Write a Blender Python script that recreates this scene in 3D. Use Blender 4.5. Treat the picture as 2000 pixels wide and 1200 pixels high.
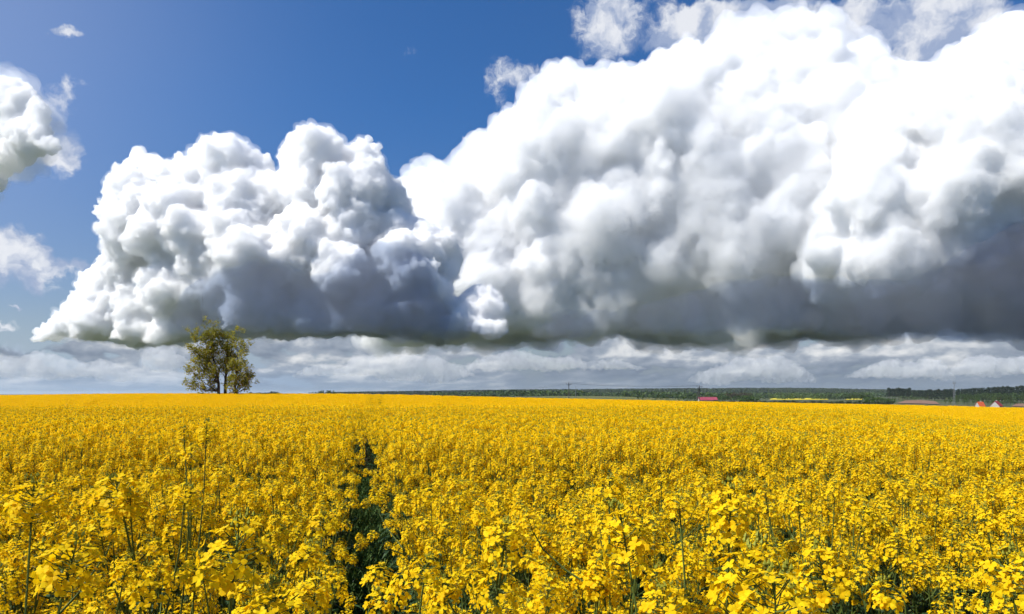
import bpy, bmesh, math, random
import numpy as np
from mathutils import Vector, Matrix, Euler

for _o in list(bpy.data.objects):
    bpy.data.objects.remove(_o, do_unlink=True)
SC = bpy.context.scene
COL = SC.collection

# ------------------------------------------------------------------ camera
F = 1300.0                      # focal length in pixels of a 2000 px wide frame
HORIZON = 768.0
EYE = 1.75
cam_data = bpy.data.cameras.new("camera")
cam_data.sensor_width = 36.0
cam_data.lens = 36.0 * F / 2000.0
cam_data.shift_y = (HORIZON - 600.0) / 2000.0
cam_data.clip_start = 0.05
cam_data.clip_end = 30000.0
cam = bpy.data.objects.new("camera", cam_data)
COL.objects.link(cam)
cam.location = (0, 0, EYE)
cam.rotation_euler = (math.radians(90), 0, 0)
SC.camera = cam

# ------------------------------------------------------------------ sun and exposure
SUN_AZ = math.radians(-108)      # measured from +Y towards +X: left and a little behind the camera
SUN_EL = math.radians(50)
sun_vec = Vector((math.sin(SUN_AZ) * math.cos(SUN_EL), math.cos(SUN_AZ) * math.cos(SUN_EL), math.sin(SUN_EL)))
sun_data = bpy.data.lights.new("sun", 'SUN')
sun_data.energy = 4.8
sun_data.angle = math.radians(0.53)
sun_data.color = (1.0, 0.955, 0.88)
sun = bpy.data.objects.new("sun", sun_data)
COL.objects.link(sun)
sun.rotation_euler = (-sun_vec).to_track_quat('-Z', 'Y').to_euler()

SC.view_settings.view_transform = 'Standard'
SC.view_settings.look = 'None'
SC.view_settings.exposure = 0.5
SC.view_settings.gamma = 1.0
SC.render.engine = 'CYCLES'
SC.cycles.use_denoising = True
SC.cycles.use_adaptive_sampling = True
SC.cycles.adaptive_threshold = 0.04
SC.cycles.max_bounces = 6
SC.cycles.diffuse_bounces = 3
SC.cycles.glossy_bounces = 1
SC.cycles.transmission_bounces = 3
SC.cycles.transparent_max_bounces = 4
SC.cycles.volume_bounces = 0
SC.cycles.caustics_reflective = False
SC.cycles.caustics_refractive = False

def lin(c):
    """sRGB 0..255 -> linear"""
    out = []
    for v in c:
        v = v / 255.0
        out.append(v / 12.92 if v <= 0.04045 else ((v + 0.055) / 1.055) ** 2.4)
    return out

# ------------------------------------------------------------------ small node language
class G:
    """wraps an output socket so that node trees can be written as expressions"""
    tree = None
    def __init__(s, sock): s.s = sock
    def __add__(a, b): return op('ADD', a, b)
    def __radd__(a, b): return op('ADD', b, a)
    def __sub__(a, b): return op('SUBTRACT', a, b)
    def __rsub__(a, b): return op('SUBTRACT', b, a)
    def __mul__(a, b): return op('MULTIPLY', a, b)
    def __rmul__(a, b): return op('MULTIPLY', b, a)
    def __truediv__(a, b): return op('DIVIDE', a, b)
    def __rtruediv__(a, b): return op('DIVIDE', b, a)

def node(kind, **props):
    n = G.tree.nodes.new(kind)
    for k, v in props.items():
        setattr(n, k, v)
    return n

def put(sock, v):
    if isinstance(v, G): G.tree.links.new(v.s, sock)
    elif v is not None: sock.default_value = v

def op(kind, *a, clamp=False):
    n = node('ShaderNodeMath', operation=kind)
    n.use_clamp = clamp
    for i, v in enumerate(a): put(n.inputs[i], v)
    return G(n.outputs[0])

def vop(kind, *a):
    n = node('ShaderNodeVectorMath', operation=kind)
    for i, v in enumerate(a): put(n.inputs[i], v)
    return G(n.outputs['Value'] if kind in ('LENGTH', 'DOT_PRODUCT', 'DISTANCE') else n.outputs[0])

def sep(v):
    n = node('ShaderNodeSeparateXYZ'); put(n.inputs[0], v)
    return G(n.outputs[0]), G(n.outputs[1]), G(n.outputs[2])

def comb(x, y, z=0.0):
    n = node('ShaderNodeCombineXYZ')
    for i, v in enumerate((x, y, z)): put(n.inputs[i], v)
    return G(n.outputs[0])

def sstep(x, lo, hi, a=0.0, b=1.0, kind='SMOOTHSTEP'):
    n = node('ShaderNodeMapRange', interpolation_type=kind)
    n.clamp = True
    for i, v in enumerate((x, lo, hi, a, b)): put(n.inputs[i], v)
    return G(n.outputs[0])

def noise(v, scale=1.0, detail=4.0, rough=0.5, dist=0.0, lac=2.0, color=False, dim='2D', w=None):
    n = node('ShaderNodeTexNoise', noise_dimensions=dim)
    put(n.inputs['Vector'], v); put(n.inputs['Scale'], scale); put(n.inputs['Detail'], detail)
    put(n.inputs['Roughness'], rough); put(n.inputs['Lacunarity'], lac); put(n.inputs['Distortion'], dist)
    if w is not None: put(n.inputs['W'], w)
    return G(n.outputs['Color'] if color else n.outputs['Fac'])

def billow(v, scale=1.0, detail=3.0, rough=0.5, lac=2.1, dim='2D', smooth=None):
    n = node('ShaderNodeTexVoronoi', voronoi_dimensions=dim, feature='SMOOTH_F1' if smooth else 'F1')
    n.normalize = True
    put(n.inputs['Vector'], v); put(n.inputs['Scale'], scale); put(n.inputs['Detail'], detail)
    put(n.inputs['Roughness'], rough); put(n.inputs['Lacunarity'], lac)
    if smooth: put(n.inputs['Smoothness'], smooth)
    return G(n.outputs['Distance'])

def curve(x, pts, x0, x1, y0, y1):
    """piecewise curve y(x) through pts"""
    n = node('ShaderNodeFloatCurve')
    put(n.inputs['Value'], sstep(x, x0, x1, kind='LINEAR'))
    cv = n.mapping.curves[0]
    pts = sorted(((px - x0) / (x1 - x0), (py - y0) / (y1 - y0)) for px, py in pts)
    cv.points[0].location = pts[0]; cv.points[1].location = pts[-1]
    for p in pts[1:-1]: cv.points.new(*p)
    for p in cv.points: p.handle_type = 'VECTOR'
    n.mapping.update()
    return G(n.outputs[0]) * (y1 - y0) + y0

def mix(f, a, b):
    n = node('ShaderNodeMix', data_type='RGBA', blend_type='MIX')
    put(n.inputs[0], f)
    for s, v in ((n.inputs[6], a), (n.inputs[7], b)):
        if isinstance(v, G): put(s, v)
        else: s.default_value = (*v, 1.0)
    return G(n.outputs[2])

def ramp(x, stops):
    n = node('ShaderNodeValToRGB'); put(n.inputs[0], x)
    cr = n.color_ramp
    while len(cr.elements) > 1: cr.elements.remove(cr.elements[-1])
    cr.elements[0].position = stops[0][0]; cr.elements[0].color = (*stops[0][1], 1)
    for p, c in stops[1:]:
        e = cr.elements.new(p); e.color = (*c, 1)
    return G(n.outputs[0])

# ------------------------------------------------------------------ sky: Nishita air with cumulus in azimuth / elevation
def azel(px, py):
    dx = px - 1000.0
    return math.degrees(math.atan2(dx, F)), math.degrees(math.atan2(HORIZON - py, math.hypot(F, dx)))

world = bpy.data.worlds.new("World")
SC.world = world
world.use_nodes = True
T = world.node_tree
T.nodes.clear()
G.tree = T
out = node('ShaderNodeOutputWorld')
bg = node('ShaderNodeBackground')
T.links.new(bg.outputs[0], out.inputs[0])

sky = node('ShaderNodeTexSky', sky_type='NISHITA')
sky.sun_disc = False
sky.sun_elevation = SUN_EL
sky.sun_rotation = SUN_AZ
sky.altitude = 50
sky.air_density = 1.1
sky.dust_density = 0.6
sky.ozone_density = 2.5
nish = G(sky.outputs[0])
SKY_GAIN = 0.105

tc = node('ShaderNodeTexCoord')
gen = G(tc.outputs['Generated'])
dx, dy, dz = sep(vop('NORMALIZE', gen))
AZ = op('ARCTAN2', dx, dy) * 57.29578
EL = op('ARCSINE', dz) * 57.29578
P0 = comb(AZ, EL, 0.0)

def blobs(p, items, base):
    """sum of soft elliptical weights: (px, py, rx, ry, weight) given in photo pixels"""
    acc = base
    for (x, y, rx, ry, w) in items:
        a, e = azel(x, y)
        a1, _ = azel(x + rx, y); a0, _ = azel(x - rx, y)
        _, e1 = azel(x, y - ry); _, e0 = azel(x, y + ry)
        ra, re = (a1 - a0) / 2, (e1 - e0) / 2
        v = vop('MULTIPLY_ADD', p, (1 / ra, 1 / re, 0), (-a / ra, -e / re, 0))
        g = op('EXPONENT', vop('DOT_PRODUCT', v, v) * -1.0)
        n = node('ShaderNodeMath', operation='MULTIPLY_ADD')
        put(n.inputs[0], g); put(n.inputs[1], float(w)); put(n.inputs[2], acc)
        acc = G(n.outputs[0])
    return acc

def line(x, pts):
    pe = [azel(*p) for p in pts]
    xs = [p[0] for p in pe]; ys = [p[1] for p in pe]
    return curve(x, pe, min(xs), max(xs), min(ys) - 1, max(ys) + 1)

LD = (-0.55, 0.75)              # towards the sun as seen across the clouds

# soft wandering used by everything
W1 = vop('SUBTRACT', noise(P0, 0.10, 2, 0.55, color=True), (0.5, 0.5, 0.5))
W2 = vop('SUBTRACT', noise(P0, 0.55, 4, 0.6, color=True), (0.5, 0.5, 0.5))

def warp(p, a1, a2):
    q = vop('MULTIPLY_ADD', W1, (a1, a1, 0), p)
    return vop('MULTIPLY_ADD', W2, (a2, a2, 0), q)


high = sstep(EL, 3.0, 24.0)
tint = mix(high, (SKY_GAIN * 0.50, SKY_GAIN * 0.52, SKY_GAIN * 0.62), (SKY_GAIN * 0.25, SKY_GAIN * 0.50, SKY_GAIN * 0.79))
col = vop('MULTIPLY', nish, tint)
veil = blobs(P0, [(-150, -100, 650, 500, .34), (-100, 300, 300, 300, .12)], 0.0)
col = mix(veil, col, lin((150, 160, 185)))

K = 2.0 ** -SC.view_settings.exposure      # a sky colour read off a picture, brought back to scene light
def seen(c): return [v * K for v in lin(c)]

# thin torn wisps (upper right, upper left, left edge)
pw = warp(P0, 2.0, 2.2)
wz = noise(vop('MULTIPLY', warp(P0, 0.0, 1.4), (0.30, 0.36, 1)), 1.0, 7, 0.60)
wmask = blobs(pw, [
    (1010, 150, 55, 55, .85), (1170, 60, 55, 90, .8), (1215, 10, 90, 30, .6), (1330, 80, 90, 40, .95), (1420, 35, 110, 40, .9), (1500, 20, 110, 40, .7),
    (1560, 70, 120, 50, .8), (1700, 30, 150, 45, .6), (1800, 90, 120, 60, .8), (1790, 150, 90, 50, .6), (1900, 30, 110, 60, .8), (1850, 110, 40, 60, .5),
    (30, 500, 110, 70, .45), (1650, 70, 330, 70, .35), (1240, 60, 130, 70, .35), (124, 68, 32, 18, .95), (112, 106, 26, 10, .55), (148, 168, 22, 34, .5), (30, 480, 60, 42, .95), (72, 505, 50, 40, .8), (120, 250, 60, 60, .75), (130, 300, 50, 36, .75),
    (85, 560, 32, 40, .65), (0, 555, 36, 26, .95), (160, 522, 46, 18, .95), (36, 611, 24, 6, .95), (0, 635, 20, 8, .7), (0, 700, 60, 24, .9)], 0.0)
wa = sstep(wmask + (wz - 0.5) * 1.7, 0.40, 1.0)
wcol = mix(sstep(wz, 0.40, 0.68), seen((165, 180, 210)), seen((242, 244, 249)))
col = mix(wa * 0.9, col, wcol)

# rows of far cumulus low over the horizon, seen through a lot of air
hx, hy, _z = sep(warp(P0, 0.4, 0.25))
ph = comb(hx * 0.36, op('LOGARITHM', op('MAXIMUM', hy, -0.5) + 1.1, 2.71828) * 3.2)
nh = noise(ph, 1.0, 6, 0.50)
nh2 = noise(vop('ADD', ph, (-0.16, 0.22, 0)), 1.0, 5, 0.50)
nb = noise(ph, 0.35, 3, 0.5)
lh = blobs(P0, [(1500, 730, 260, 40, -.20), (1180, 740, 230, 30, -.10), (1900, 740, 250, 30, -.06), (240, 720, 260, 50, .10), (800, 705, 160, 25, .12),
                (1850, 715, 130, 22, .08), (1500, 675, 120, 16, .10), (560, 735, 200, 30, .03), (500, 690, 80, 20, .05), (1230, 690, 120, 20, .08)], 0.46)
lh = lh + (nh - nh2) * 0.9 + (nb - 0.5) * 1.1 + 0.02
ch = ramp(lh, [(0.0, seen((106, 120, 142))), (0.3, seen((134, 147, 165))), (0.55, seen((164, 174, 188))), (0.75, seen((214, 218, 223))), (0.95, seen((244, 244, 243)))])
topH = line(AZ, [(-2500, 640), (-600, 640), (0, 672), (60, 690), (150, 655), (300, 620), (900, 590), (2000, 590), (2600, 590), (6000, 640)])
wy = sep(W2)[1]
ah = sstep((nh - 0.43) + (nb - 0.45) * 0.6, -0.10, 0.03) * sstep(topH + wy * 2.0 - EL, -0.25, 0.45)
haze_c = mix(sstep(AZ, -30, 8), seen((160, 183, 212)), seen((130, 145, 163)))
col = mix(sstep(EL, 6.0, 0.3, 0.0, 0.85), col, haze_c)
col = mix(ah, col, ch)
col = mix(sstep(EL, 2.6, 0.0, 0.0, 0.85, 'LINEAR'), col, haze_c)

put(bg.inputs['Color'], col)
bg.inputs['Strength'].default_value = 1.0
world.cycles.sampling_method = 'MANUAL'
world.cycles.sample_map_resolution = 512

# ------------------------------------------------------------------ cumulus: closed bodies filled with scattering vapour
def cloud_mat(name, dens, color=(1, 1, 1), g=0.0):
    m = bpy.data.materials.new(name); m.use_nodes = True
    nt = m.node_tree; nt.nodes.clear()
    o = nt.nodes.new('ShaderNodeOutputMaterial'); v = nt.nodes.new('ShaderNodeVolumeScatter')
    v.inputs['Density'].default_value = dens
    v.inputs['Anisotropy'].default_value = g
    v.inputs['Color'].default_value = (*color, 1)
    if min(color) < 1:
        ab = nt.nodes.new('ShaderNodeVolumeAbsorption'); ad = nt.nodes.new('ShaderNodeAddShader')
        ab.inputs['Density'].default_value = dens; ab.inputs['Color'].default_value = (*color, 1)
        nt.links.new(v.outputs[0], ad.inputs[0]); nt.links.new(ab.outputs[0], ad.inputs[1])
        nt.links.new(ad.outputs[0], o.inputs['Volume'])
    else:
        nt.links.new(v.outputs[0], o.inputs['Volume'])
    return m

def ico(sub):
    bm = bmesh.new(); bmesh.ops.create_icosphere(bm, subdivisions=sub, radius=1)
    v = np.array([p.co[:] for p in bm.verts]); f = np.array([[q.index for q in p.verts] for p in bm.faces]); bm.free()
    return v, f
IV, IF = ico(2)

def poly_dist(P, Q):
    """signed distance (inside positive) of points P to polygon Q"""
    A = Q; B = np.roll(Q, -1, axis=0)
    ab = B - A
    t = ((P[:, None, :] - A[None]) * ab[None]).sum(2) / np.maximum((ab ** 2).sum(1), 1e-9)[None]
    t = np.clip(t, 0, 1)
    d = np.linalg.norm(P[:, None, :] - (A[None] + t[..., None] * ab[None]), axis=2).min(1)
    inside = np.zeros(len(P), bool)
    for a, b in zip(A, B):
        c = (a[1] > P[:, 1]) != (b[1] > P[:, 1])
        xi = (b[0] - a[0]) * (P[:, 1] - a[1]) / ((b[1] - a[1]) if b[1] != a[1] else 1e-9) + a[0]
        inside ^= c & (P[:, 0] < xi)
    return np.where(inside, d, -d)

def pack(outline, rmax, rmin, rng, n=5000):
    """big lobes first, then smaller ones out to the outline"""
    Q = np.array(outline, float)
    lo, hi = Q.min(0), Q.max(0)
    P = rng.uniform(lo, hi, (n, 2))
    d = poly_dist(P, Q)
    k = d > rmin; P = P[k]; d = d[k]
    r = np.minimum(d, rmax * rng.uniform(.6, 1, len(d)))
    out = []
    cx = np.zeros((0, 2)); cr = np.zeros(0)
    for i in np.argsort(-r):
        if len(cr) and (np.linalg.norm(cx - P[i], axis=1) < np.maximum(cr * 0.62, r[i] * .5)).any(): continue
        out.append((P[i, 0], P[i, 1], r[i], d[i])); cx = np.vstack([cx, P[i]]); cr = np.append(cr, r[i])
    return out

def cloud(name, label, D, outline, base_y, mat, voxel_px, rmax, rmin, seed, bulge=0.5, sub=8, disp=1.0, flat=.16, extra=(), wisp=0.0, mist=0.0, detail=1.0, jit=.8, skew=0.0):
    rng = np.random.default_rng(seed)
    S = D / F
    vox = voxel_px * S
    base = EYE + (HORIZON - base_y) * S * (1 - 0.0)
    sph = []; bz = []; xc = float(np.mean([q[0] for q in outline]))
    lobes = [(x, y, r, -bulge * min(d, 3.2 * rmax) + rng.uniform(-jit, jit) * rmax - skew * (x - xc)) for x, y, r, d in pack(outline, rmax, rmin, rng)] + list(extra)
    for (x, y, r, dy) in lobes:
        Y = D + dy * S; s = Y / F
        c = np.array([(x - 1000) * s, Y, EYE + (HORIZON - y) * s]); R = r * s
        sph.append((c, R))
        bz.append((Y, EYE + (HORIZON - base_y) * s))
        if r < rmin * 1.6: continue
        for k in range(sub):
            d = rng.normal(size=3); d /= np.linalg.norm(d)
            if d[1] > 0.3: d[1] *= -1
            r2 = R * rng.uniform(.25, .48); c2 = c + d * (R - r2 * .55)
            sph.append((c2, r2))
            for j in range(3):
                d2 = d * .7 + rng.normal(size=3) * .6; d2 /= np.linalg.norm(d2)
                r3 = r2 * rng.uniform(.3, .5)
                sph.append((c2 + d2 * (r2 - r3 * .4), r3))
    C = np.array([s[0] for s in sph]); R = np.array([s[1] for s in sph])
    V = IV[None] * R[:, None, None] + C[:, None, :]
    V = V.reshape(-1, 3)
    low = V[:, 2] < base
    wob = S * (7 * np.sin(V[low, 0] / (S * 95)) + 5 * np.sin(V[low, 0] / (S * 41) + V[low, 1] / (S * 60)) + 3 * np.sin(V[low, 0] / (S * 17)))
    V[low, 2] = base + wob - (base - V[low, 2]) * flat
    Fc = (IF[None] + (np.arange(len(R)) * len(IV))[:, None, None]).reshape(-1, 3)
    me = bpy.data.meshes.new(name)
    me.from_pydata(V.tolist(), [], Fc.tolist())
    o = bpy.data.objects.new(name, me); COL.objects.link(o)
    m = o.modifiers.new('r', 'REMESH'); m.mode = 'VOXEL'; m.voxel_size = vox
    for (tt, size, st) in (('VORONOI', 36 * detail, 14 * detail), ('VORONOI', 17 * detail, 9 * detail), ('VORONOI', 8.5 * detail, 5.5 * detail), ('VORONOI', 4.5, 3.0), ('CLOUDS', 8, 6.0)):
        t = bpy.data.textures.new(name + tt, tt); t.noise_scale = size * S
        if tt == 'CLOUDS':
            t.noise_depth = 5; st = st + wisp * 3
        d = o.modifiers.new('d', 'DISPLACE'); d.texture = t; d.texture_coords = 'GLOBAL'
        d.strength = st * S * (disp if tt == 'VORONOI' else 1) * (-1 if tt == 'VORONOI' else 1); d.mid_level = .4
    m = o.modifiers.new('r2', 'REMESH'); m.mode = 'VOXEL'; m.voxel_size = vox * .9
    m.use_smooth_shade = True
    dg = bpy.context.evaluated_depsgraph_get()
    me2 = bpy.data.meshes.new_from_object(o.evaluated_get(dg))
    o.modifiers.clear(); old = o.data; o.data = me2; bpy.data.meshes.remove(old)
    me2.name = name; me2.materials.clear(); me2.materials.append(mat)
    if mist:
        mo = bpy.data.objects.new('mist', me2.copy()); COL.objects.link(mo)
        mo.data.materials.clear(); mo.data.materials.append(V_MIST)
        for (size, st, mid) in ((30, 22, .46), (9, 13, .46)):
            t = bpy.data.textures.new(name + 'mist', 'CLOUDS'); t.noise_scale = size * S * 3; t.noise_depth = 5
            d = mo.modifiers.new('d', 'DISPLACE'); d.texture = t; d.texture_coords = 'GLOBAL'; d.strength = st * S * 3 * mist; d.mid_level = mid
        m = mo.modifiers.new('r', 'REMESH'); m.mode = 'VOXEL'; m.voxel_size = vox * 1.2; m.use_smooth_shade = True
        mo.parent = o
        dg = bpy.context.evaluated_depsgraph_get()
        me3 = bpy.data.meshes.new_from_object(mo.evaluated_get(dg)); mo.modifiers.clear(); mo.data = me3; me3.name = 'mist'
        me3.materials.clear(); me3.materials.append(V_MIST)
    if label:
        o['label'] = label; o['category'] = 'cloud'; o['group'] = 'cumulus clouds over the field'
    return o

SC.cycles.volume_bounces = 28
SC.cycles.max_bounces = 28
V_CRISP = cloud_mat('cloud_vapour_dense', .045, (.9985, .9988, .9993))
V_SOFT = cloud_mat('cloud_vapour_soft', .012, (.991, .9925, .994))
V_MID = cloud_mat('cloud_vapour_mid', .020, (.989, .9905, .992))
V_THIN = cloud_mat('cloud_vapour_thin', .085)
V_MIST = cloud_mat('cloud_mist', .0042)
V_FAR = cloud_mat('cloud_vapour_far', .0024, (.9985, .9988, .999))

def shade_mat(name, dens, color, scat):  # mostly absorbing volume for the added bodies that darken the clouds
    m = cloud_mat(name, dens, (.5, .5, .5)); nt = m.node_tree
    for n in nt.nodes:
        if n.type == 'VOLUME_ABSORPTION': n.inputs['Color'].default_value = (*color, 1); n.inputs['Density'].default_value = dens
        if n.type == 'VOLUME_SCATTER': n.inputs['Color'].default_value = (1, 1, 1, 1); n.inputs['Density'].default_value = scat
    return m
V_BASE_SHADE = shade_mat('cloud_base_shade', .0027, (.10, .24, .46), .00070)

T_OUT = [(60, 690), (70, 660), (105, 612), (140, 585), (165, 555), (175, 520), (205, 500), (190, 400), (212, 345), (258, 300), (290, 296), (330, 312),
         (352, 322), (378, 300), (386, 272), (430, 256), (478, 272), (508, 298), (530, 326), (545, 334), (549, 290), (575, 252), (620, 242), (655, 254),
         (668, 286), (682, 292), (690, 268), (716, 260), (744, 286), (752, 322), (772, 346), (800, 378), (812, 420), (842, 430), (868, 446), (892, 444), (908, 490),
         (898, 545), (885, 575), (935, 552), (975, 562), (995, 600), (985, 640), (1000, 662), (990, 700), (60, 700)]
cloud('cloud', 'crisp cauliflower-topped white cumulus tower rising behind the tree group', 4000, T_OUT, 655, V_CRISP, 2.1, 62, 9, 11, bulge=.45, mist=.45, skew=.22)
M_OUT = [(700, 700), (745, 420), (785, 350), (830, 325), (880, 335), (918, 320), (930, 277), (960, 247), (1000, 207), (1050, 177), (1066, 130),
         (1095, 114), (1130, 120), (1142, 155), (1180, 144), (1240, 138), (1252, 114), (1300, 98), (1400, 92), (1450, 72), (1520, 46), (1590, 36),
         (1632, 50), (1640, 94), (1700, 98), (1750, 126), (1815, 157), (1900, 200), (2300, 160), (2700, 260), (2900, 500), (2900, 700)]
cloud('cloud', 'vast soft white and grey cumulus mass filling the middle of the sky', 6500, M_OUT, 655, V_SOFT, 3.0, 110, 12, 5, bulge=.38, wisp=2, mist=1.25, detail=1.8, disp=.5, jit=.38, skew=.2)
R_OUT = [(1560, 560), (1578, 450), (1600, 390), (1628, 335), (1640, 272), (1662, 217), (1690, 184), (1740, 166), (1800, 160), (1818, 142), (1850, 104), (1880, 80),
         (1920, 52), (1950, 36), (1990, 46), (2060, 42), (2300, 120), (2600, 300), (2700, 600), (1650, 600)]
cloud('cloud', 'bright white billowing cloud at the upper right in front of the grey mass', 5000, R_OUT, 600, V_MID, 3.0, 85, 11, 8, bulge=.4, disp=.7, wisp=1, mist=.9, detail=1.3, jit=.8, skew=.1)
L_OUT = [(-70, 390), (-90, 250), (-50, 170), (0, 160), (40, 150), (70, 175), (95, 215), (90, 250), (120, 275), (130, 295), (90, 300), (60, 320), (20, 340), (0, 370), (-60, 420)]
cloud('cloud', 'ragged bright white cloud cut by the left edge of the sky', 2500, L_OUT, 900, V_THIN, 2.6, 40, 6, 3, bulge=.12, wisp=4, mist=1.3, jit=.4, skew=1.3)


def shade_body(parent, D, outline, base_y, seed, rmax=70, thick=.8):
    o = cloud('base', '', D, outline, base_y, V_BASE_SHADE, 6, rmax, 14, seed, bulge=thick, sub=3, disp=1.2, wisp=2)  # added absorbing body that shades the cloud's underside, not a part of it
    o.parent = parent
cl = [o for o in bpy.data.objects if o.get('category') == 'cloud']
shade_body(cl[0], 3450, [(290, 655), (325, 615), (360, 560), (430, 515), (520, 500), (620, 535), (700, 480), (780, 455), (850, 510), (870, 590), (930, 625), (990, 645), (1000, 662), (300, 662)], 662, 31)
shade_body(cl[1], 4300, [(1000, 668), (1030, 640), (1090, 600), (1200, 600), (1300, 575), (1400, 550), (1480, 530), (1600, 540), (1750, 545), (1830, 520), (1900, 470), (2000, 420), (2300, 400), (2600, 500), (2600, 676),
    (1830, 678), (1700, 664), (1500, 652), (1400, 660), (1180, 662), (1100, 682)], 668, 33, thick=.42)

V_SHADE_VEIL = shade_mat('cloud_shade_veil', .00022, (.20, .27, .36), .00010)
vl = cloud('shade_veil', '', 5250, [(1130, 600), (1190, 470), (1270, 370), (1400, 270), (1560, 250), (1650, 320), (1620, 440), (1570, 520), (1590, 620), (1300, 640)], 900, V_SHADE_VEIL, 6, 130, 25, 61, bulge=.5, sub=3, disp=1.0, wisp=3, jit=.3)  # added absorbing body that greys the big cloud's middle; no rain falls here
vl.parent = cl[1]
FAR = [('pale hazy cumulus low over the crest, left of the trees', [(-60, 740), (-40, 700), (0, 690), (40, 700), (70, 682), (100, 690), (130, 698), (170, 706), (200, 700), (240, 716), (280, 740)], 737),
       ('small white cumulus low over the horizon just left of the tree crowns', [(270, 716), (282, 684), (300, 676), (312, 666), (335, 672), (345, 690), (370, 700), (380, 716)], 714),
       ('bright ragged cumulus low over the horizon between the trees and the wheel tracks', [(560, 738), (600, 716), (630, 710), (668, 720), (682, 700), (705, 690), (722, 694), (740, 684), (760, 686), (776, 694), (800, 684), (825, 696), (850, 692), (880, 708), (900, 714), (940, 738)], 735),
       ('long hazy white cumulus bank over the single power pole', [(880, 726), (930, 702), (970, 692), (1010, 680), (1040, 690), (1080, 698), (1110, 694), (1150, 706), (1200, 700), (1240, 712), (1290, 726)], 723),
       ('pale hazy cumulus low over the double power pole', [(1330, 744), (1370, 724), (1410, 712), (1440, 696), (1490, 700), (1520, 690), (1560, 712), (1600, 744)], 741),
       ('grey-white hazy cumulus low over the pine grove', [(1640, 742), (1690, 716), (1715, 706), (1745, 700), (1780, 708), (1810, 696), (1840, 704), (1870, 742)], 739),
       ('bright hazy cumulus low over the radio mast', [(1840, 734), (1885, 700), (1920, 690), (1960, 700), (2000, 692), (2060, 704), (2120, 734)], 731)]
for i, (lab, pl, by) in enumerate(FAR):
    cloud('cloud', lab, 9500 + 300 * i, pl, by, V_FAR, 1.8, 14, 2.4, 50 + i, bulge=.8, sub=9, wisp=1.4, mist=0, detail=.4, flat=.75)

# ------------------------------------------------------------------ helpers for meshes
def mesh_obj(name, V, Fc, mats, midx=None, smooth=False, parent=None, link=True):
    me = bpy.data.meshes.new(name)
    V = np.asarray(V, float)
    me.from_pydata(V.tolist(), [], [tuple(int(i) for i in f) for f in Fc])
    for m in mats: me.materials.append(m)
    if midx is not None: me.polygons.foreach_set('material_index', np.asarray(midx, 'i'))
    if smooth: me.polygons.foreach_set('use_smooth', np.ones(len(me.polygons), bool))
    me.update()
    o = bpy.data.objects.new(name, me)
    if link: COL.objects.link(o)
    if parent is not None: o.parent = parent
    return o

def tag(o, label=None, cat=None, group=None, kind=None):
    if label: o['label'] = label
    if cat: o['category'] = cat
    if group: o['group'] = group
    if kind: o['kind'] = kind
    return o

def empty(name, loc=(0, 0, 0), rz=0.0):
    o = bpy.data.objects.new(name, None); COL.objects.link(o)
    o.location = loc; o.rotation_euler = (0, 0, rz); o.empty_display_size = .1
    return o

class MB:
    """collects simple shapes into one mesh"""
    def __init__(s): s.V = []; s.F = []; s.M = []
    def add(s, V, Fc, mi=0):
        n = len(s.V); s.V.extend([tuple(v) for v in V]); s.F.extend([tuple(i + n for i in f) for f in Fc]); s.M.extend([mi] * len(Fc))
    def tube(s, pts, rad, n=4, mi=0):
        pts = [np.asarray(p, float) for p in pts]
        if not hasattr(rad, '__len__'): rad = [rad] * len(pts)
        V = []; Fc = []
        for i, p in enumerate(pts):
            t = pts[min(i + 1, len(pts) - 1)] - pts[max(i - 1, 0)]; t /= np.linalg.norm(t) + 1e-9
            a = np.cross(t, (0.13, 0.97, 0.2)); a /= np.linalg.norm(a) + 1e-9; b = np.cross(t, a)
            for k in range(n):
                w = 2 * math.pi * k / n
                V.append(p + rad[i] * (math.cos(w) * a + math.sin(w) * b))
        for i in range(len(pts) - 1):
            for k in range(n):
                k2 = (k + 1) % n
                Fc.append((i * n + k, i * n + k2, (i + 1) * n + k2, (i + 1) * n + k))
        Fc.append(tuple(range(n))[::-1]); Fc.append(tuple(range((len(pts) - 1) * n, len(pts) * n)))
        s.add(V, Fc, mi)
    def box(s, c, d, mi=0, rz=0.0):
        ca, sa = math.cos(rz), math.sin(rz)
        V = []
        for z in (-1, 1):
            for x, y in ((-1, -1), (1, -1), (1, 1), (-1, 1)):
                X, Y = x * d[0] / 2, y * d[1] / 2
                V.append((c[0] + X * ca - Y * sa, c[1] + X * sa + Y * ca, c[2] + z * d[2] / 2))
        s.add(V, [(3, 2, 1, 0), (4, 5, 6, 7), (0, 1, 5, 4), (1, 2, 6, 5), (2, 3, 7, 6), (3, 0, 4, 7)], mi)
    def obj(s, name, mats, parent=None, smooth=False, link=True):
        return mesh_obj(name, s.V, s.F, mats, s.M, smooth, parent, link)

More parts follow.
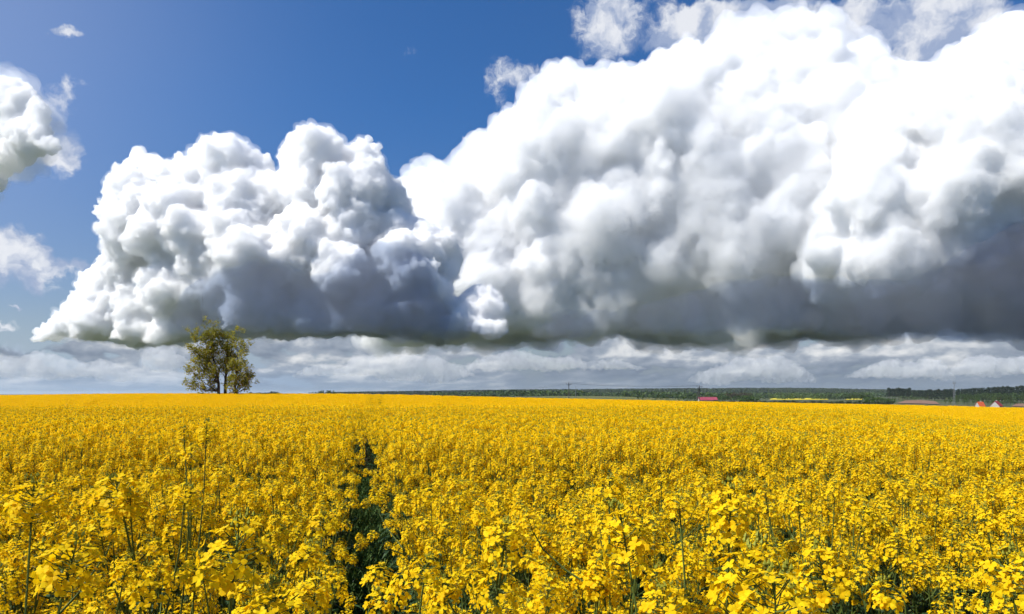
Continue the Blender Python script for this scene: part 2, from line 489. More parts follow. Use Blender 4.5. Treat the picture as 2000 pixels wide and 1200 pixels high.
def surf(name, color, rough=0.8, trans=0.0, tcolor=None, var=0.0, vscale=5.0, spec=0.2, space='Object', color2=None, bump=0.0, detail=3):
    m = bpy.data.materials.new(name); m.use_nodes = True
    nt = m.node_tree; nt.nodes.clear(); G.tree = nt
    o = node('ShaderNodeOutputMaterial'); b = node('ShaderNodeBsdfPrincipled')
    b.inputs['Roughness'].default_value = rough
    b.inputs['Specular IOR Level'].default_value = spec
    c = None
    if var or color2:
        t = node('ShaderNodeTexCoord')
        f = noise(G(t.outputs[space]), vscale, detail, .6, dim='3D')
        c2 = color2 or [v * (1 - var) for v in color]
        c = mix(sstep(f, .38, .62), tuple(color), tuple(c2)); put(b.inputs['Base Color'], c)
        if bump:
            bn = node('ShaderNodeBump'); put(bn.inputs['Height'], f); bn.inputs['Strength'].default_value = bump
            nt.links.new(bn.outputs[0], b.inputs['Normal'])
    else:
        b.inputs['Base Color'].default_value = (*color, 1)
    if trans > 0:
        tr = node('ShaderNodeBsdfTranslucent')
        if tcolor: tr.inputs[0].default_value = (*tcolor, 1)
        elif c: put(tr.inputs[0], c)
        else: tr.inputs[0].default_value = (*color, 1)
        mx = node('ShaderNodeMixShader'); mx.inputs[0].default_value = trans
        nt.links.new(b.outputs[0], mx.inputs[1]); nt.links.new(tr.outputs[0], mx.inputs[2])
        nt.links.new(mx.outputs[0], o.inputs[0])
    else:
        nt.links.new(b.outputs[0], o.inputs[0])
    return m

# ------------------------------------------------------------------ terrain: heights given by how high each stretch stands in the view
CROP = 1.22
NEAR_PX = [-100, 0, 250, 500, 720, 1000, 1250, 1500, 1750, 2000, 2100]
NEAR_Y = [20, 30, 45, 60, 80, 100, 132]
NEAR_T = {   # apparent y of the crop surface in the photo at each distance
    20:  [803, 802, 801, 800, 800, 800, 799, 800, 811, 838, 846],
    30:  [805, 804, 803, 802, 802, 802, 801, 803, 814, 842, 850],
    45:  [808, 807, 806, 805, 804, 804, 804, 805, 815, 843, 850],
    60:  [799, 798, 797, 798, 798, 800, 801, 802, 812, 834, 841],
    80:  [787, 786, 785, 786, 787, 791, 794, 797, 805, 820, 825],
    100: [779, 778, 776, 776, 777, 783, 788, 792, 799, 809, 812],
    132: [773, 772, 768, 768, 769, 776.5, 782, 787, 791, 797, 799]}
FAR_PX = [-100, 0, 600, 1000, 1200, 1400, 1600, 1800, 1900, 2000, 2100]
FAR_T = {    # apparent y of the bare ground
    170:  [800, 800, 800, 800, 802, 803, 804, 806, 808, 810, 812],
    300:  [800, 800, 800, 800, 802, 803, 804, 805, 806, 807, 808],
    450:  [796, 796, 796, 793, 794, 796, 796, 797, 801, 803, 803],
    600:  [793, 793, 792, 786, 784, 789, 790, 789, 797, 797, 797],
    800:  [790, 790, 788, 780, 779, 786, 787, 784, 788, 790, 790],
    1100: [787, 787, 784, 774, 774, 782, 783, 780, 784, 785, 785],
    1600: [783, 783, 780, 776, 777, 779, 778, 778, 779, 780, 780],
    2300: [779, 779, 776, 773, 774, 774, 774, 774, 775, 775, 775],
    3200: [776, 776, 773, 767.0, 765.5, 763.5, 763.5, 769, 770, 770, 770],
    4600: [775, 775, 773, 769, 768, 766, 765.5, 769, 770, 770, 770],
    9000: [772] * 11, 30000: [769.5] * 11}
_px = np.linspace(-100, 2100, 89)
_ly = np.linspace(math.log(2.0), math.log(30000.0), 420)
def _table():
    rows = []; Ys = []
    for Y in (1.0, 6.0, 10.0):
        sl = np.interp(_px, NEAR_PX, [0, 0, 0, 0, 0, 0, 0, 0, -.1, -.22, -.25]) * (Y / 10.0)
        rows.append(-0.5 + sl - CROP); Ys.append(Y)
    for Y in NEAR_Y:
        a = np.interp(_px, NEAR_PX, NEAR_T[Y]); rows.append(-(a - HORIZON) / F * Y - CROP); Ys.append(Y)
    for Y in sorted(FAR_T):
        a = np.interp(_px, FAR_PX, FAR_T[Y]); rows.append(-(a - HORIZON) / F * Y); Ys.append(Y)
    R = np.array(rows); lY = np.log(Ys)
    H = np.array([np.interp(_ly, lY, R[:, j] / Ys) for j in range(len(_px))])     # slope = height / distance
    k = np.exp(-0.5 * (np.arange(-6, 7) / 2.2) ** 2); k /= k.sum()
    Hp = np.pad(H, ((0, 0), (6, 6)), 'edge'); H = np.array([np.convolve(r, k, 'valid') for r in Hp])
    Hp = np.pad(H, ((6, 6), (0, 0)), 'edge'); H = np.array([np.convolve(c, k, 'valid') for c in Hp.T]).T
    return H
_H = _table()
def ground_z(x, y):
    x = np.atleast_1d(np.asarray(x, float)); y = np.atleast_1d(np.asarray(y, float))
    r = np.hypot(x, y) + 1e-6; th = np.clip(np.arctan2(x, y), -math.radians(39), math.radians(39))
    Y = r * np.cos(th); px = 1000 + F * np.tan(th)
    i = np.clip((px + 100) / 25.0, 0, 87.999); j = np.clip((np.log(np.maximum(Y, 2.0)) - _ly[0]) / (_ly[1] - _ly[0]), 0, 418.999)
    i0 = i.astype(int); j0 = j.astype(int); fi = i - i0; fj = j - j0
    s = (_H[i0, j0] * (1 - fi) * (1 - fj) + _H[i0 + 1, j0] * fi * (1 - fj) + _H[i0, j0 + 1] * (1 - fi) * fj + _H[i0 + 1, j0 + 1] * fi * fj)
    z = EYE + s * np.maximum(Y, 2.0)
    near = EYE - 0.5 - CROP
    w = np.clip((Y - 3.0) / 5.0, 0, 1)
    return near * (1 - w) + z * w
def gz(x, y): return float(ground_z(x, y)[0])
def spot(px, Y): return (px - 1000.0) / F * Y

# ------------------------------------------------------------------ the ground, one sheet out to the horizon
def polar_sheet(name, th0, th1, nth, radii, mat, lift=0.0, kind='structure'):
    th = np.linspace(th0, th1, nth)
    R = np.asarray(radii)
    X = np.sin(th)[None, :] * R[:, None]; Y = np.cos(th)[None, :] * R[:, None]
    Z = ground_z(X.ravel(), Y.ravel()) + lift
    V = np.stack([X.ravel(), Y.ravel(), Z], 1)
    Fc = []
    for i in range(len(R) - 1):
        for j in range(nth - 1):
            a = i * nth + j; Fc.append((a, a + 1, a + nth + 1, a + nth))
    o = mesh_obj(name, V, [f[::-1] for f in Fc], [mat], smooth=True)
    if kind: o['kind'] = kind
    return o

def ground_mat():
    m = bpy.data.materials.new('ground_soil_and_grass'); m.use_nodes = True
    nt = m.node_tree; nt.nodes.clear(); G.tree = nt
    o = node('ShaderNodeOutputMaterial'); b = node('ShaderNodeBsdfPrincipled'); b.inputs['Roughness'].default_value = .95; b.inputs['Specular IOR Level'].default_value = .1
    g = node('ShaderNodeNewGeometry'); pos = G(g.outputs['Position'])
    n1 = noise(pos, 0.9, 5, .6, dim='3D'); n2 = noise(pos, 0.0035, 4, .55, dim='3D'); n3 = noise(pos, 0.03, 4, .6, dim='3D')
    soil = mix(sstep(n1, .35, .65), (.045, .036, .022), (.040, .052, .018))
    land = mix(sstep(n2, .42, .58), (.048, .070, .026), (.088, .094, .050))
    land = mix(sstep(n3, .45, .75, 0, .6), land, (.030, .050, .016))
    d = vop('LENGTH', pos)
    put(b.inputs['Base Color'], mix(sstep(d, 140, 190), soil, land))
    nt.links.new(b.outputs[0], o.inputs[0]); return m
MAT_GROUND = ground_mat()
radii = np.concatenate([[0.01], np.exp(np.linspace(math.log(0.7), math.log(28000), 230))])
polar_sheet('ground', -math.pi, math.pi, 361, radii, MAT_GROUND)

def field_patch(name, pts, mat, lift, label=None):
    """a field seen lying on the land; pts are (px, distance) corners"""
    Q = np.array([(spot(p, Y), Y) for p, Y in pts])
    bm = bmesh.new(); vs = [bm.verts.new((x, y, 0)) for x, y in Q]; bm.faces.new(vs)
    bmesh.ops.triangulate(bm, faces=bm.faces[:])
    for _ in range(5): bmesh.ops.subdivide_edges(bm, edges=bm.edges[:], cuts=1, use_grid_fill=True)
    for v in bm.verts: v.co.z = gz(v.co.x, v.co.y) + lift
    me = bpy.data.meshes.new(name); bm.to_mesh(me); bm.free(); me.materials.append(mat)
    o = bpy.data.objects.new(name, me); COL.objects.link(o); o['kind'] = 'structure'
    if label: o['label'] = label
    return o
M_MEADOW = surf('meadow_grass', (.075, .10, .022), .95, var=0, color2=(.12, .11, .035), vscale=.012, space='Object')
M_PLOUGH = surf('ploughed_earth', (.17, .095, .062), .95, color2=(.21, .125, .085), vscale=.03)
M_RAPEFAR = surf('far_rape_bloom', (.62, .50, .02), .9, color2=(.55, .46, .03), vscale=.05)
M_PALE = surf('pale_young_crop', (.26, .20, .16), .9, color2=(.22, .19, .13), vscale=.02)
field_patch('meadow', [(1020, 560), (1340, 620), (1335, 1000), (1200, 1120), (1060, 1120)], M_MEADOW, .5)
field_patch('ploughed_field', [(1752, 640), (1836, 640), (1826, 880), (1800, 1000), (1768, 940)], M_PLOUGH, .5)
field_patch('ploughed_field', [(1975, 640), (2080, 640), (2080, 900), (1985, 820)], M_PLOUGH, .5)
field_patch('distant_rapeseed_field', [(1503, 1180), (1618, 1180), (1618, 1560), (1506, 1560)], M_RAPEFAR, .8)
field_patch('distant_rapeseed_field', [(1648, 1120), (1684, 1120), (1684, 1620), (1664, 1620)], M_RAPEFAR, .8)
field_patch('pale_field', [(1634, 2100), (1660, 2100), (1660, 2600), (1636, 2600)], M_PALE, 1.5)

# ------------------------------------------------------------------ rapeseed plants
def _petal(name, a, b, t):
    m = surf(name, a, .55, trans=t, color2=b, tcolor=(.95, .61, .005), vscale=38.0, spec=.06, detail=2); return m
M_PETAL = _petal('rape_petal', (.93, .70, .011), (.92, .585, .007), .45)
M_BUD = surf('rape_bud', (.30, .30, .03), .6, trans=.2)
M_STEM = surf('rape_stem', (.095, .130, .022), .6, color2=(.065, .095, .02), vscale=9)
M_LEAF = surf('rape_leaf', (.045, .095, .03), .5, trans=.25, color2=(.03, .07, .026), vscale=14, spec=.35)
CROP_MATS = [M_PETAL, M_BUD, M_STEM, M_LEAF]

def frame_of(d):
    d = d / (np.linalg.norm(d) + 1e-9)
    a = np.cross(d, (0, 0, 1.0)) if abs(d[2]) < .95 else np.cross(d, (0, 1.0, 0)); a /= np.linalg.norm(a)
    return d, a, np.cross(d, a)

def flower(mb, c, d, L, rng, lod):
    d, a, b = frame_of(d); w0 = rng.uniform(0, math.pi / 2)
    for k in range(4):
        w = w0 + k * math.pi / 2 + rng.normal() * .12
        u = math.cos(w) * a + math.sin(w) * b; v = np.cross(d, u)
        cup = rng.uniform(.15, .75); l = L * rng.uniform(.85, 1.1); wd = l * rng.uniform(.40, .50)
        p1 = c + u * l * .50 + d * l * cup * .45
        p2 = c + u * l * .92 + d * l * cup * .55
        tip = c + u * l * 1.04 + d * l * (cup * .40)
        if lod == 0:
            V = [c - v * wd * .15, c + v * wd * .15, p1 + v * wd * .9, p1 - v * wd * .9, p2 + v * wd * .85, p2 - v * wd * .85, tip]
            mb.add(V, [(0, 1, 2, 3), (3, 2, 4, 5), (5, 4, 6)], 0)
        else:
            V = [c, p1 + v * wd, tip, p1 - v * wd]
            mb.add(V, [(0, 1, 2, 3)], 0)

def raceme(mb, base, axis, rng, lod, size=1.0):
    """a domed head of four-petalled flowers round a knot of buds"""
    ax, a, b = frame_of(np.asarray(axis, float)); base = np.asarray(base, float)
    H = rng.uniform(.038, .062) * size; Rr = rng.uniform(.031, .041) * size
    if lod == 2:
        n = 13
        for k in range(n):
            t = (k + .5) / n; w = k * 2.4 + rng.uniform(-.3, .3); r = Rr * (1.15 - .75 * t ** 2)
            c = base + ax * H * (t * 1.1) + (math.cos(w) * a + math.sin(w) * b) * r
            d = (math.cos(w) * a + math.sin(w) * b) * .9 + ax * (.3 + t) + rng.normal(size=3) * .4
            d, u, v = frame_of(d); q = .0165 * size
            mb.add([c - u * q, c - v * q * .9 + d * q * .3, c + u * q, c + v * q * .9 + d * q * .3], [(0, 1, 2, 3)], 0)
        return
    n = int(rng.integers(34, 44)) if lod == 0 else 24
    for k in range(n):
        t = (k + .5) / n * 1.32 - .32                       # below 0: a skirt of older flowers
        w = k * 2.39996 + rng.normal() * .2
        r = Rr * (math.sqrt(max(0.0, 1 - t ** 2.4)) if t > 0 else 1 + t * .5) * rng.uniform(.72, 1.08)
        rad = math.cos(w) * a + math.sin(w) * b
        c = base + ax * (H * (t * .95 + .05) + rng.normal() * .003) + rad * r
        d = rad * (1.1 - .8 * max(t, 0)) + ax * (.35 + 1.2 * max(t, 0)) + rng.normal(size=3) * .28
        L = (.0098 if lod == 0 else .0128) * size * rng.uniform(.85, 1.12) * (1 - .2 * max(t, 0))
        flower(mb, c, d, L, rng, lod)
        if lod == 0:
            s0 = base + ax * (H * t * .8 - .006)
            mb.tube([s0, (s0 + c) / 2 - ax * .002, c - d / np.linalg.norm(d) * .002], .0007 * size, 3, 2)
    for k in range(14 if lod == 0 else 4):
        c = base + ax * (H * 1.0 + rng.uniform(-.004, .011) * size) + (a * rng.normal() + b * rng.normal()) * .0055 * size
        q = (.0024 if lod == 0 else .005) * size
        mb.add([c - a * q, c + b * q, c + a * q, c - b * q, c + ax * q * 2.2, c - ax * q * 1.4], [(0, 1, 4), (1, 2, 4), (2, 3, 4), (3, 0, 4), (1, 0, 5), (2, 1, 5), (3, 2, 5), (0, 3, 5)], 1)
    if lod == 0:
        mb.tube([base - ax * .02, base + ax * H * .95], [.0016, .0010], 3, 2)

def leaf_shape(mb, p, d, L, W, rng, droop=.4, mi=0, n=4):
    d, a, b = frame_of(d)
    if b[2] < 0: b = -b; 
    side = np.cross(d, (0, 0, 1.0)); side /= np.linalg.norm(side) + 1e-9
    V = []; 
    for i in range(n + 1):
        t = i / n; c = np.asarray(p) + d * L * t + np.array((0, 0, -droop * L * t * t))
        w = W * (math.sin(math.pi * min(1, t * .9 + .12)) ** .8) * (1 if i < n else .1)
        V += [c - side * w / 2 + np.array((0, 0, .12 * w)), c + np.array((0, 0, -.05 * w)), c + side * w / 2 + np.array((0, 0, .12 * w))]
    Fc = []
    for i in range(n):
        q = i * 3; Fc += [(q, q + 1, q + 4, q + 3), (q + 1, q + 2, q + 5, q + 4)]
    mb.add(V, Fc, mi)

def plant_parts(rng, lod, height=1.22, nb=None, lean=0.0):
    """returns stem MB, leaf MB and the list of (tip, axis, size) for its flower heads"""
    st, lf, heads = MB(), MB(), []
    ph = rng.uniform(0, 2 * math.pi); l = rng.uniform(.02, .10) + lean
    def main(t): return np.array((math.cos(ph) * l * t * t, math.sin(ph) * l * t * t, height * t - .03))
    ts = (0, .35, .62, .82, 1) if lod < 2 else (.4, 1)
    st.tube([main(t) for t in ts], [.0065 - .0045 * t for t in ts], 5 if lod == 0 else 3, 0)
    heads.append((main(1.0), main(1.0) - main(.9), rng.uniform(1.0, 1.2)))
    nb = nb or int(rng.integers(6, 10))
    w0 = rng.uniform(0, 6.28)
    for k in range(nb):
        t0 = rng.uniform(.50, .84); p0 = main(t0); w = w0 + k * 2.4 + rng.normal() * .25
        out = rng.uniform(.07, .24); zt = height * rng.uniform(.74, 1.0) + rng.normal() * .02
        zt = max(zt, p0[2] + .10)
        o = np.array((math.cos(w), math.sin(w), 0))
        p1 = p0 + o * out * .55 + np.array((0, 0, (zt - p0[2]) * .38)); p2 = p0 + o * out + np.array((0, 0, zt - p0[2]))
        pm = (p1 + p2) / 2 + o * out * .08
        st.tube([p0, p1, pm, p2] if lod == 0 else [p0, p1, p2], [.0035, .0028, .0022, .0016] if lod == 0 else [.0035, .0028, .0018], 4 if lod == 0 else 3, 0)
        heads.append((p2, p2 - pm + np.array((0, 0, .03)), rng.uniform(.75, 1.08)))
        if lod == 0:      # young pods and bare flower stalks below the head
            for j in range(int(rng.integers(2, 7))):
                s = rng.uniform(.05, .6); q = p2 * (1 - s) + pm * s; ww = rng.uniform(0, 6.28)
                dd = np.array((math.cos(ww), math.sin(ww), rng.uniform(.3, 1.1))); Lp = rng.uniform(.02, .05)
                st.tube([q, q + dd * Lp * .5 + np.array((0, 0, -.002)), q + dd * Lp * .85 + np.array((0, 0, Lp * .35))], [.0009, .0009, .0006], 3, 0)
        if lod < 2 and rng.random() < .55:
            leaf_shape(lf, p0, o + np.array((0, 0, .8)), rng.uniform(.06, .12), rng.uniform(.014, .026), rng, .5, n=3)
    if lod < 2:
        for k in range(9 if lod == 0 else 5):
            t0 = rng.uniform(.12, .62); p0 = main(t0); w = rng.uniform(0, 6.28)
            leaf_shape(lf, p0, np.array((math.cos(w), math.sin(w), rng.uniform(.2, .9))), rng.uniform(.12, .26) * (1.15 - t0 * .5), rng.uniform(.03, .075), rng, rng.uniform(.3, .8), n=4 if lod == 0 else 2)
    return st, lf, heads

def rot_to(axis, spin):
    q = Vector(axis).to_track_quat('Z', 'Y')
    return (q @ Euler((0, 0, spin)).to_quaternion()).to_euler()

rngc = np.random.default_rng(4242)
# shared flower-head meshes for the individual plants
HEADS = []
for i in range(9):
    mb = MB(); raceme(mb, (0, 0, 0), (0, 0, 1), rngc, 0)
    o = mb.obj('flower_head', [M_PETAL, M_BUD, M_STEM], link=False); HEADS.append(o.data)
PLANTS = []
for i in range(9):
    st, lf, hd = plant_parts(rngc, 0, height=[1.22, 1.27, 1.16, 1.24, 1.20, 1.30, 1.14, 1.25, 1.19][i])
    so = st.obj('stem', [M_STEM], link=False); lo = lf.obj('leaves', [M_LEAF], link=False)
    PLANTS.append((so.data, lo.data, [(tuple(p), rot_to(d, rngc.uniform(0, 6)), s, int(rngc.integers(0, 9))) for p, d, s in hd]))

# ------------------------------------------------------------------ where the crop stands
def track_x(y, k):         # the two wheel tracks; the first runs from the near edge straight out to the hilltop
    return (0.075 - 0.228 * y) if k == 0 else (1.95 - 0.232 * y)
def openness(x, y):
    """0 = full crop, 1 = bare"""
    o = np.zeros_like(x)
    d0 = np.abs(x - track_x(y, 0) + .04 * np.sin(y * 2.1) + .03 * np.sin(y * 5.3))
    hw = np.interp(y, [0, 1.4, 3, 5, 8, 12, 17, 24], [.21, .20, .19, .20, .22, .20, .16, .08])
    o = np.maximum(o, np.where(d0 < hw, 1.0, 0))
    o = np.maximum(o, np.where(d0 < hw + .09, .35, 0) * (y < 12))
    for (px, Y, rx, ry, s) in [(1690, 1.75, .28, .24, 1.2), (1560, 2.2, .20, .20, .95), (1500, 2.9, .30, .22, .75), (1950, 1.9, .22, .2, .7), (1880, 3.0, .5, .3, .6), (1760, 2.4, .25, .2, .6), (1210, 4.2, .35, .3, .6), (1330, 2.6, .2, .18, .5),
                               (560, 1.55, .2, .14, .75), (500, 3.9, .3, .25, .5), (380, 1.9, .2, .15, .6), (1110, 5.2, .5, .3, .5), (1000, 2.1, .18, .15, .45), (1490, 4.4, .4, .35, .5), (250, 2.6, .25, .2, .45)]:
        cx = (px - 1000) / F * Y
        q = ((x - cx) / rx / 1.45) ** 2 + ((y - Y) / ry / 1.6) ** 2
        o = np.maximum(o, s * np.exp(-q * .9))
    return o

def jitter_grid(x0, x1, y0, y1, step, rng):
    gx, gy = np.meshgrid(np.arange(x0, x1, step), np.arange(y0, y1, step))
    gx = gx + rng.uniform(-.48, .48, gx.shape) * step; gy = gy + rng.uniform(-.48, .48, gy.shape) * step
    return gx.ravel(), gy.ravel()

NEAR_STEP = .172
x, y = jitter_grid(-8.5, 8.5, -2.5, 7.0, NEAR_STEP, rngc)
half = 1.0 + np.maximum(y, 0) * .80
keep = (np.abs(x) < half + .4) & (np.hypot(x, y) > .62)
keep &= ~((y > 0) & (y < 1.02) & (np.abs(x) < .62 + y * .2))
keep &= rngc.random(len(x)) > openness(x, y)
keep &= rngc.random(len(x)) > .12
x, y = x[keep], y[keep]
z = ground_z(x, y)
inview = (y > .95) & (np.abs(x / np.maximum(y, .1)) < .80)
order = np.argsort(np.where(inview, np.hypot(x, y), 1e9))
solo = order[:286]; rest = order[286:]

def place_plant(kind, loc, rz, scale, label, group, heads=None):
    t = empty('rapeseed_plant', loc, rz); t.scale = (scale,) * 3
    tag(t, label, 'rapeseed plant', group)
    sm, lm, hd = PLANTS[kind] if heads is None else heads
    s = bpy.data.objects.new('stem', sm); s.parent = t; COL.objects.link(s)
    l = bpy.data.objects.new('leaves', lm); l.parent = t; COL.objects.link(l)
    for p, r, sc, k in hd:
        h = bpy.data.objects.new('flower_head', HEADS[k]); h.parent = t; h.location = p; h.rotation_euler = r; h.scale = (sc,) * 3
        COL.objects.link(h)
    return t
GRP = 'rapeseed plants in the nearest part of the field'
for i in solo:
    k = int(rngc.integers(0, 9))
    place_plant(k, (x[i], y[i], z[i]), rngc.uniform(0, 6.28), rngc.uniform(.90, 1.06), 'yellow flowering rapeseed plant standing among its like in the nearest rows', GRP)

# plants that stand out from the rest: taller, closer, leaning
HERO = [
    (235, 935, 1.45, .16, 1.15, 'tall rapeseed plant whose arching stems cross above its neighbours at the left'),
    (62, 960, 1.50, .05, 1.25, 'rapeseed plant with a wide double head close to the left edge of the picture'),
    (458, 1050, 1.06, .06, 1.25, 'rapeseed plant with one large close bloom left of the dark track'),
    (360, 830, 2.3, .12, .8, 'tall thin rapeseed plant with a bare arching stem above the left of the crop'),
    (1425, 975, 1.30, .08, 1.15, 'big-headed rapeseed plant standing higher than the crop right of centre'),
    (1225, 1030, 1.25, .10, 1.25, 'full rapeseed plant with a heavy bright head left of the big-headed one'),
    (1450, 1110, 1.02, .06, 1.3, 'close rapeseed plant with large lemon-yellow blooms below the big-headed one'),
    (1515, 1165, .86, .04, 1.35, 'closest rapeseed plant, its broad blooms cut by the bottom edge'),
    (1612, 1090, 1.18, .05, 1.2, 'rapeseed plant with a broad head at the left rim of the dark hollow'),
    (985, 1020, 1.35, .12, 1.15, 'leaning rapeseed plant with a dark bare stem right of the track'),
    (1190, 935, 1.75, .12, 1.0, 'tall rapeseed plant nodding above the crop behind the full bright one'),
    (1975, 1085, 1.18, .05, 1.2, 'rapeseed plant with a straight thick stem at the right edge of the picture'),
    (130, 1080, 1.20, .08, 1.2, 'rapeseed plant with a round low head in the lower left corner'),
    (545, 1165, 1.05, .04, 1.3, 'low rapeseed plant with a star-shaped cluster beside the dark track')]
for px, py, Y, lean, hs, lab in HERO:
    X = spot(px, Y); g0 = gz(X, Y); ztip = EYE + (HORIZON - py) / F * Y
    hgt = ztip - g0 - .02
    st, lf, hd = plant_parts(rngc, 0, height=hgt, nb=int(rngc.integers(3, 6)), lean=lean)
    tip = hd[0][0]
    so = st.obj('stem', [M_STEM], link=False); lo = lf.obj('leaves', [M_LEAF], link=False)
    place_plant(0, (X - tip[0], Y - tip[1], g0), 0, 1.0, lab, None, heads=(so.data, lo.data, [(tuple(p), rot_to(d, rngc.uniform(0, 6)), s * (hs if j == 0 else 1.05), int(rngc.integers(0, 9))) for j, (p, d, s) in enumerate(hd)]))

# ------------------------------------------------------------------ the rest of the crop: one mass
kit = bpy.data.collections.new('crop_kit')
kit_n = 0
def kit_add(mb, mats):
    global kit_n
    o = mb.obj('crop_piece_%03d' % kit_n, mats, link=False); kit.objects.link(o); kit_n += 1
def whole_plant(rng, lod, **kw):
    st, lf, hd = plant_parts(rng, lod, **kw)
    mb = MB()
    mb.add(st.V, st.F, 2); mb.add(lf.V, lf.F, 3)
    for p, d, s in hd: raceme(mb, p, d, rng, lod, s * (1 if lod == 0 else 1.06))
    return mb
for i in range(7): kit_add(whole_plant(rngc, 0, height=rngc.uniform(1.14, 1.29)), CROP_MATS)      # 0..6 near
for i in range(8): kit_add(whole_plant(rngc, 1, height=rngc.uniform(1.10, 1.30), nb=7), CROP_MATS)      # 7..14 middle
for i in range(6):                                                                                # 15..20 far clumps, 0.8 m across
    mb = MB()
    for k in range(86):
        X, Y = rngc.uniform(-.46, .46, 2); zz = 1.22 - abs(rngc.normal()) * .09 + rngc.normal() * .02
        raceme(mb, (X, Y, zz - .05), rngc.normal(size=3) * .2 + (0, 0, 1), rngc, 2, 1.35)
        if k % 3 == 0: mb.tube([(X, Y, .5), (X * 1.02, Y, zz - .05)], .004, 3, 2)
    kit_add(mb, CROP_MATS)
pos, rot, scl, idx = [], [], [], []
def scatter(x, y, i0, i1, smin, smax, tilt=.05, zoff=0.0):
    n = len(x)
    pos.append(np.stack([x, y, ground_z(x, y) + zoff], 1)); rot.append(np.stack([rngc.normal(0, tilt, n), rngc.normal(0, tilt, n), rngc.uniform(0, 6.28, n)], 1))
    s = rngc.uniform(smin, smax, n) * (1 + .035 * vigour(x, y)); scl.append(s); idx.append(rngc.integers(i0, i1, n))
def vigour(x, y):
    return (np.sin(x * 3.1 + y * 1.3) + np.sin(x * 1.1 - y * 2.3 + 1) + np.sin(x * 5.7 + y * 4.1 + 2) * .7) / 2.7
scatter(x[rest], y[rest], 0, 7, .90, 1.06)
x, y = jitter_grid(-19, 19, 7.0, 24.0, .185, rngc)
k = (np.abs(x) < y * .80 + .6) & (rngc.random(len(x)) > openness(x, y)); scatter(x[k], y[k], 7, 15, .90, 1.07)
x, y = jitter_grid(-118, 118, 24.0, 134.0, .74, rngc)
th = np.arctan2(x, y); k = np.abs(x) < y * .80 + 3
# wheel tracks that show on the far slope
pxs = 1000 + F * x / y
tr = np.zeros(len(x), bool)
for a, b, Y0, Y1 in [(728, 720, 62, 133), (746, 742, 62, 133)]:
    pc = a + (b - a) * (133 - y) / 70
    tr |= (np.abs(pxs - pc) < 560 / y) & (y > Y0 + 5) & (y < Y1)
for (pa, Ya, pb, Yb) in [(532, 88, 566, 122), (0, 84, 60, 94), (60, 94, 140, 112), (1490, 62, 1720, 66), (1720, 66, 1990, 70), (1400, 68, 2000, 84), (100, 70, 330, 96)]:
    t = np.clip((pxs - pa) / (pb - pa), 0, 1); yc = Ya + (Yb - Ya) * t
    tr |= (pxs > pa) & (pxs < pb) & (np.abs(y - yc) < 1.3) & (rngc.random(len(x)) < .85)

scatter(x[k & ~tr], y[k & ~tr], 15, 21, .92, 1.12, .04)
P = np.concatenate(pos); Rr = np.concatenate(rot); Sc = np.concatenate(scl); Ix = np.concatenate(idx)
me = bpy.data.meshes.new('rapeseed_crop'); me.vertices.add(len(P)); me.vertices.foreach_set('co', P.astype('f').ravel())
a = me.attributes.new('spin', 'FLOAT_VECTOR', 'POINT'); a.data.foreach_set('vector', Rr.astype('f').ravel())
a = me.attributes.new('size', 'FLOAT', 'POINT'); a.data.foreach_set('value', Sc.astype('f'))
a = me.attributes.new('pick', 'INT', 'POINT'); a.data.foreach_set('value', Ix.astype('i'))
crop = bpy.data.objects.new('rapeseed_crop', me); COL.objects.link(crop)
tag(crop, 'dense bright yellow rapeseed crop in full bloom covering the field to its crest', None, None, 'stuff')

def scatter_nodes(name, collection):
    ng = bpy.data.node_groups.new(name, 'GeometryNodeTree')
    ng.interface.new_socket('Geometry', in_out='INPUT', socket_type='NodeSocketGeometry')
    ng.interface.new_socket('Geometry', in_out='OUTPUT', socket_type='NodeSocketGeometry')
    N = ng.nodes; L = ng.links
    gi = N.new('NodeGroupInput'); go = N.new('NodeGroupOutput')
    ci = N.new('GeometryNodeCollectionInfo'); ci.inputs['Collection'].default_value = collection
    ci.inputs['Separate Children'].default_value = True; ci.inputs['Reset Children'].default_value = True
    ip = N.new('GeometryNodeInstanceOnPoints'); ip.inputs['Pick Instance'].default_value = True
    def att(nm, ty):
        n = N.new('GeometryNodeInputNamedAttribute'); n.data_type = ty; n.inputs['Name'].default_value = nm; return n.outputs['Attribute']
    L.new(gi.outputs[0], ip.inputs['Points']); L.new(ci.outputs[0], ip.inputs['Instance'])
    L.new(att('pick', 'INT'), ip.inputs['Instance Index'])
    L.new(att('spin', 'FLOAT_VECTOR'), ip.inputs['Rotation']); L.new(att('size', 'FLOAT'), ip.inputs['Scale'])
    L.new(ip.outputs[0], go.inputs[0])
    return ng
m = crop.modifiers.new('crop', 'NODES'); m.node_group = scatter_nodes('crop_scatter', kit)

# low weeds and grass on the open ground of the track and the hollows
kit2 = bpy.data.collections.new('weed_kit')
for i in range(5):
    mb = MB()
    for k in range(26):
        w = rngc.uniform(0, 6.28); b0 = np.array((rngc.normal() * .04, rngc.normal() * .04, 0))
        d = np.array((math.cos(w) * .45, math.sin(w) * .45, 1.0)); L = rngc.uniform(.12, .38)
        if k % 3: leaf_shape(mb, b0, d, L, .008, rngc, .35, 0, n=3)
        else: leaf_shape(mb, b0, d, L * .5, rngc.uniform(.02, .04), rngc, .5, 1, n=3)
    o = mb.obj('weed_%d' % i, [surf('weed_grass_%d' % i, (.09, .17, .04), .6, trans=.25), M_LEAF], link=False); kit2.objects.link(o)
x, y = jitter_grid(-6, 5, .9, 14, .085, rngc)
k = (openness(x, y) > .40) & (np.abs(x) < y * .8 + .4) & (rngc.random(len(x)) < .8)
x, y = x[k], y[k]
me = bpy.data.meshes.new('grass'); me.vertices.add(len(x)); me.vertices.foreach_set('co', np.stack([x, y, ground_z(x, y)], 1).astype('f').ravel())
